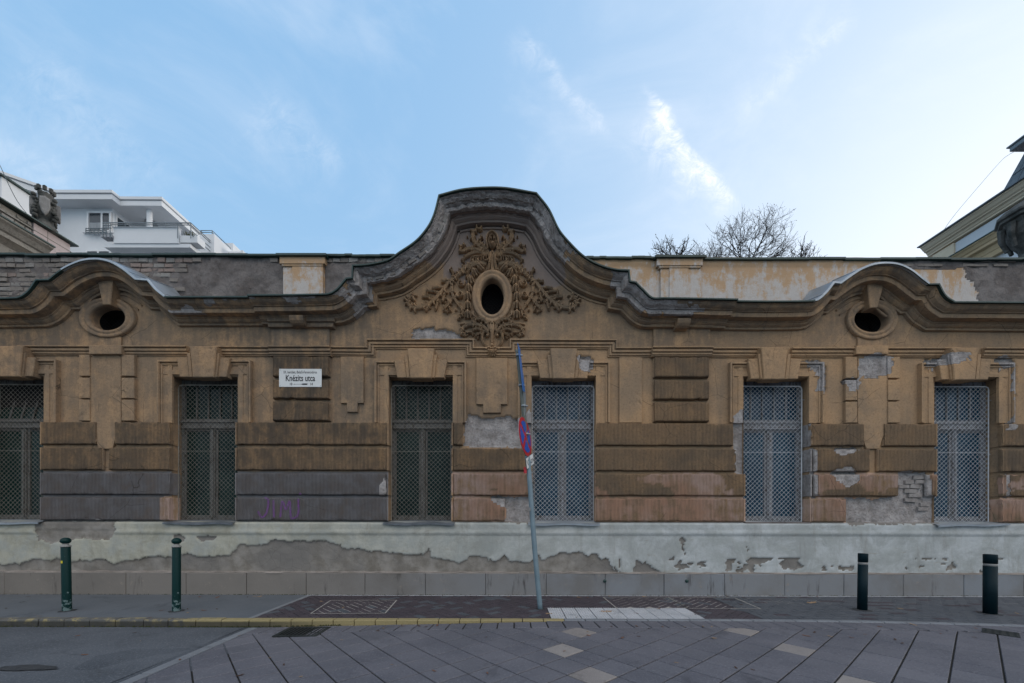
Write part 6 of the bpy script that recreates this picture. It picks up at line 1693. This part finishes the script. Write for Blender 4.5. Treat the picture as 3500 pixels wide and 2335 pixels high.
mb = MB(); mb.box(-.14, .14, -.14, .14, -.004, .003, .002); mb.build('plate', M_IRON, cv)
for i in range(5):
    for j in range(5): 
        mb = MB(); mb.box(-.11+i*.055-.012, -.11+i*.055+.012, -.11+j*.055-.012, -.11+j*.055+.012, .003, .0065, .002); mb.build('stud', M_IRON, cv)

# fallen leaves
M_LF = [simple('brown_leaf', (.13, .060, .035), (.20, .10, .06), 30, .8), simple('pale_dry_leaf', (.26, .17, .10), (.34, .24, .15), 30, .8), simple('dark_leaf', (.05, .03, .022), (.08, .045, .03), 30, .8)]
def leaf_mesh(seed, mat):
    rn = random.Random(seed); n = 14; v = [(0, 0, .006)]; 
    for i in range(n):
        a = 6.283*i/n; r = (.5+.5*abs(math.cos(a)))*(1 if i % 2 else .72)*rn.uniform(.8, 1.1); v.append((r*math.cos(a), .62*r*math.sin(a), .10*r*r*rn.uniform(.2, 1.6)+.004))
    b0 = len(v); v += [(x, y, z-.012) for x, y, z in v]
    f = [(0, 1+i, 1+(i+1) % n) for i in range(n)]+[(b0, b0+1+(i+1) % n, b0+1+i) for i in range(n)]+[(1+i, b0+1+i, b0+1+(i+1) % n, 1+(i+1) % n) for i in range(n)]
    v += [(.9, -.01, .03), (1.5, .0, .05), (1.5, .03, .05), (.9, .02, .03)]; f.append((2*b0, 2*b0+1, 2*b0+2, 2*b0+3))
    return mesh_of('leaf', v, f, mat)
LM = [leaf_mesh(k, M_LF[k % 3]) for k in range(9)]
def zground(x, y):
    if y > KF+kerby(x): return .004
    return (ztab(x) if x > XT else -.088)+.003
def put_leaf(px, py, wpx, k, label, group, rot=None):
    for _ in range(3):
        p = ray_ground(px, py, zground(ray_ground(px, py).x, ray_ground(px, py).y)); 
    o = obj('fallen_leaf', LM[k]); s_ = wpx*.5*(p.y+D)/F; o.location = p; o.scale = (s_, s_, s_); o.rotation_euler = (random.uniform(-.15, .15), random.uniform(-.15, .15), random.uniform(0, 6.28) if rot is None else rot)
    tag(o, label, 'leaf', group)
GL = 'fallen leaves picked out one by one'
for a in ((2072, 2091, 52, 1, 'large curled brown leaf lying on the white tactile tiles', 0), (1876, 2097, 30, 4, 'tan leaf at the left end of the white tactile tiles'), (2127, 2180, 24, 0, 'dark reddish leaf on the slabs below the white tactile field'),
          (2012, 2172, 20, 0, 'brown leaf on the slabs between two beige slabs and the kerb strip'), (2775, 2060, 42, 1, 'pale leaf on the brick pavement left of the two flat bollards', 0), (3075, 2080, 30, 4, 'pale leaf on the brick pavement between the flat bollards', 0),
          (3122, 2135, 30, 4, 'rust-coloured leaf on the kerb strip between the flat bollards'), (2515, 2282, 22, 2, 'dark crumpled leaf on the large slabs at lower right'), (1484, 2293, 24, 0, 'rusty leaf on the slabs at bottom centre'),
          (1168, 2187, 12, 1, 'small orange leaf on the slabs right of the storm drain'), (921, 2248, 14, 1, 'small tan leaf on the slabs below the storm drain'), (405, 2135, 28, 4, 'tan leaf against the dark kerb, left of centre'),
          (120, 2135, 20, 6, 'brown leaf against the dark kerb at far left'), (2755, 2173, 30, 3, 'long brown leaf on the slabs above the beige slab at lower right'), (2440, 2181, 30, 4, 'pale brown leaf on slabs right of the white tactile field'),
          (1495, 2137, 24, 6, 'dark leaf at the foot of the yellow kerb, centre'), (820, 2308, 30, 2, 'dark curled leaf on the slabs at lower left')):
    put_leaf(*a[:4], a[4], GL, a[5] if len(a) > 5 else None)
rnl = random.Random(5)
for i in range(95):
    px = rnl.uniform(20, 3480); py = rnl.choice([rnl.uniform(2050, 2112), rnl.uniform(2124, 2180), rnl.uniform(2124, 2320), 2039+rnl.uniform(-2, 3), 2141+rnl.uniform(-2, 3)])
    zn = ('at the wall foot', 'on the pavement', 'just below the kerb', 'on the roadway')[0 if py < 2044 else 1 if py < 2115 else 2 if py < 2150 else 3]
    surf = ('in the asphalt part at left', 'left of the sign post', 'right of the sign post', 'near the right edge')[0 if px < 880 else 1 if px < 1840 else 2 if px < 2900 else 3]
    put_leaf(px, py, rnl.uniform(11, 22), rnl.randrange(9), 'small dry leaf %s, %s' % (zn, surf), 'small dry leaves %s, on %s' % (zn, surf))
# moss line along the wall foot and weeds in the kerb
M_MOSS = simple('moss', (.03, .04, .015), (.07, .07, .03), 30, .95); mb = MB(); rn = random.Random(3)
for i in range(1500):
    if i < 1000: x, y, z = rn.uniform(-9, 9), -.078+rn.uniform(-.014, .0), .003; s_ = rn.uniform(.003, .010)
    else: x, y, z = rn.uniform(-7, 0), KF+.022+rn.uniform(-.02, .0), (-.088 if i % 2 else ztab(0)); x = x if x < XT else rn.uniform(-4.4, -2.2); z = ztab(x) if x > XT else -.088; y = -1.745-rn.uniform(0, .01); s_ = rn.uniform(.004, .014)
    a = rn.uniform(0, 6.28); mb.add([(x-s_, y, z), (x+s_, y, z), (x+s_*.4*math.cos(a), y+s_*.5*math.sin(a), z+s_*1.6)], [(0, 1, 2)])
tag(mb.build('moss', M_MOSS), 'green and brown moss along the foot of the wall and the kerb', 'moss', kind='stuff')
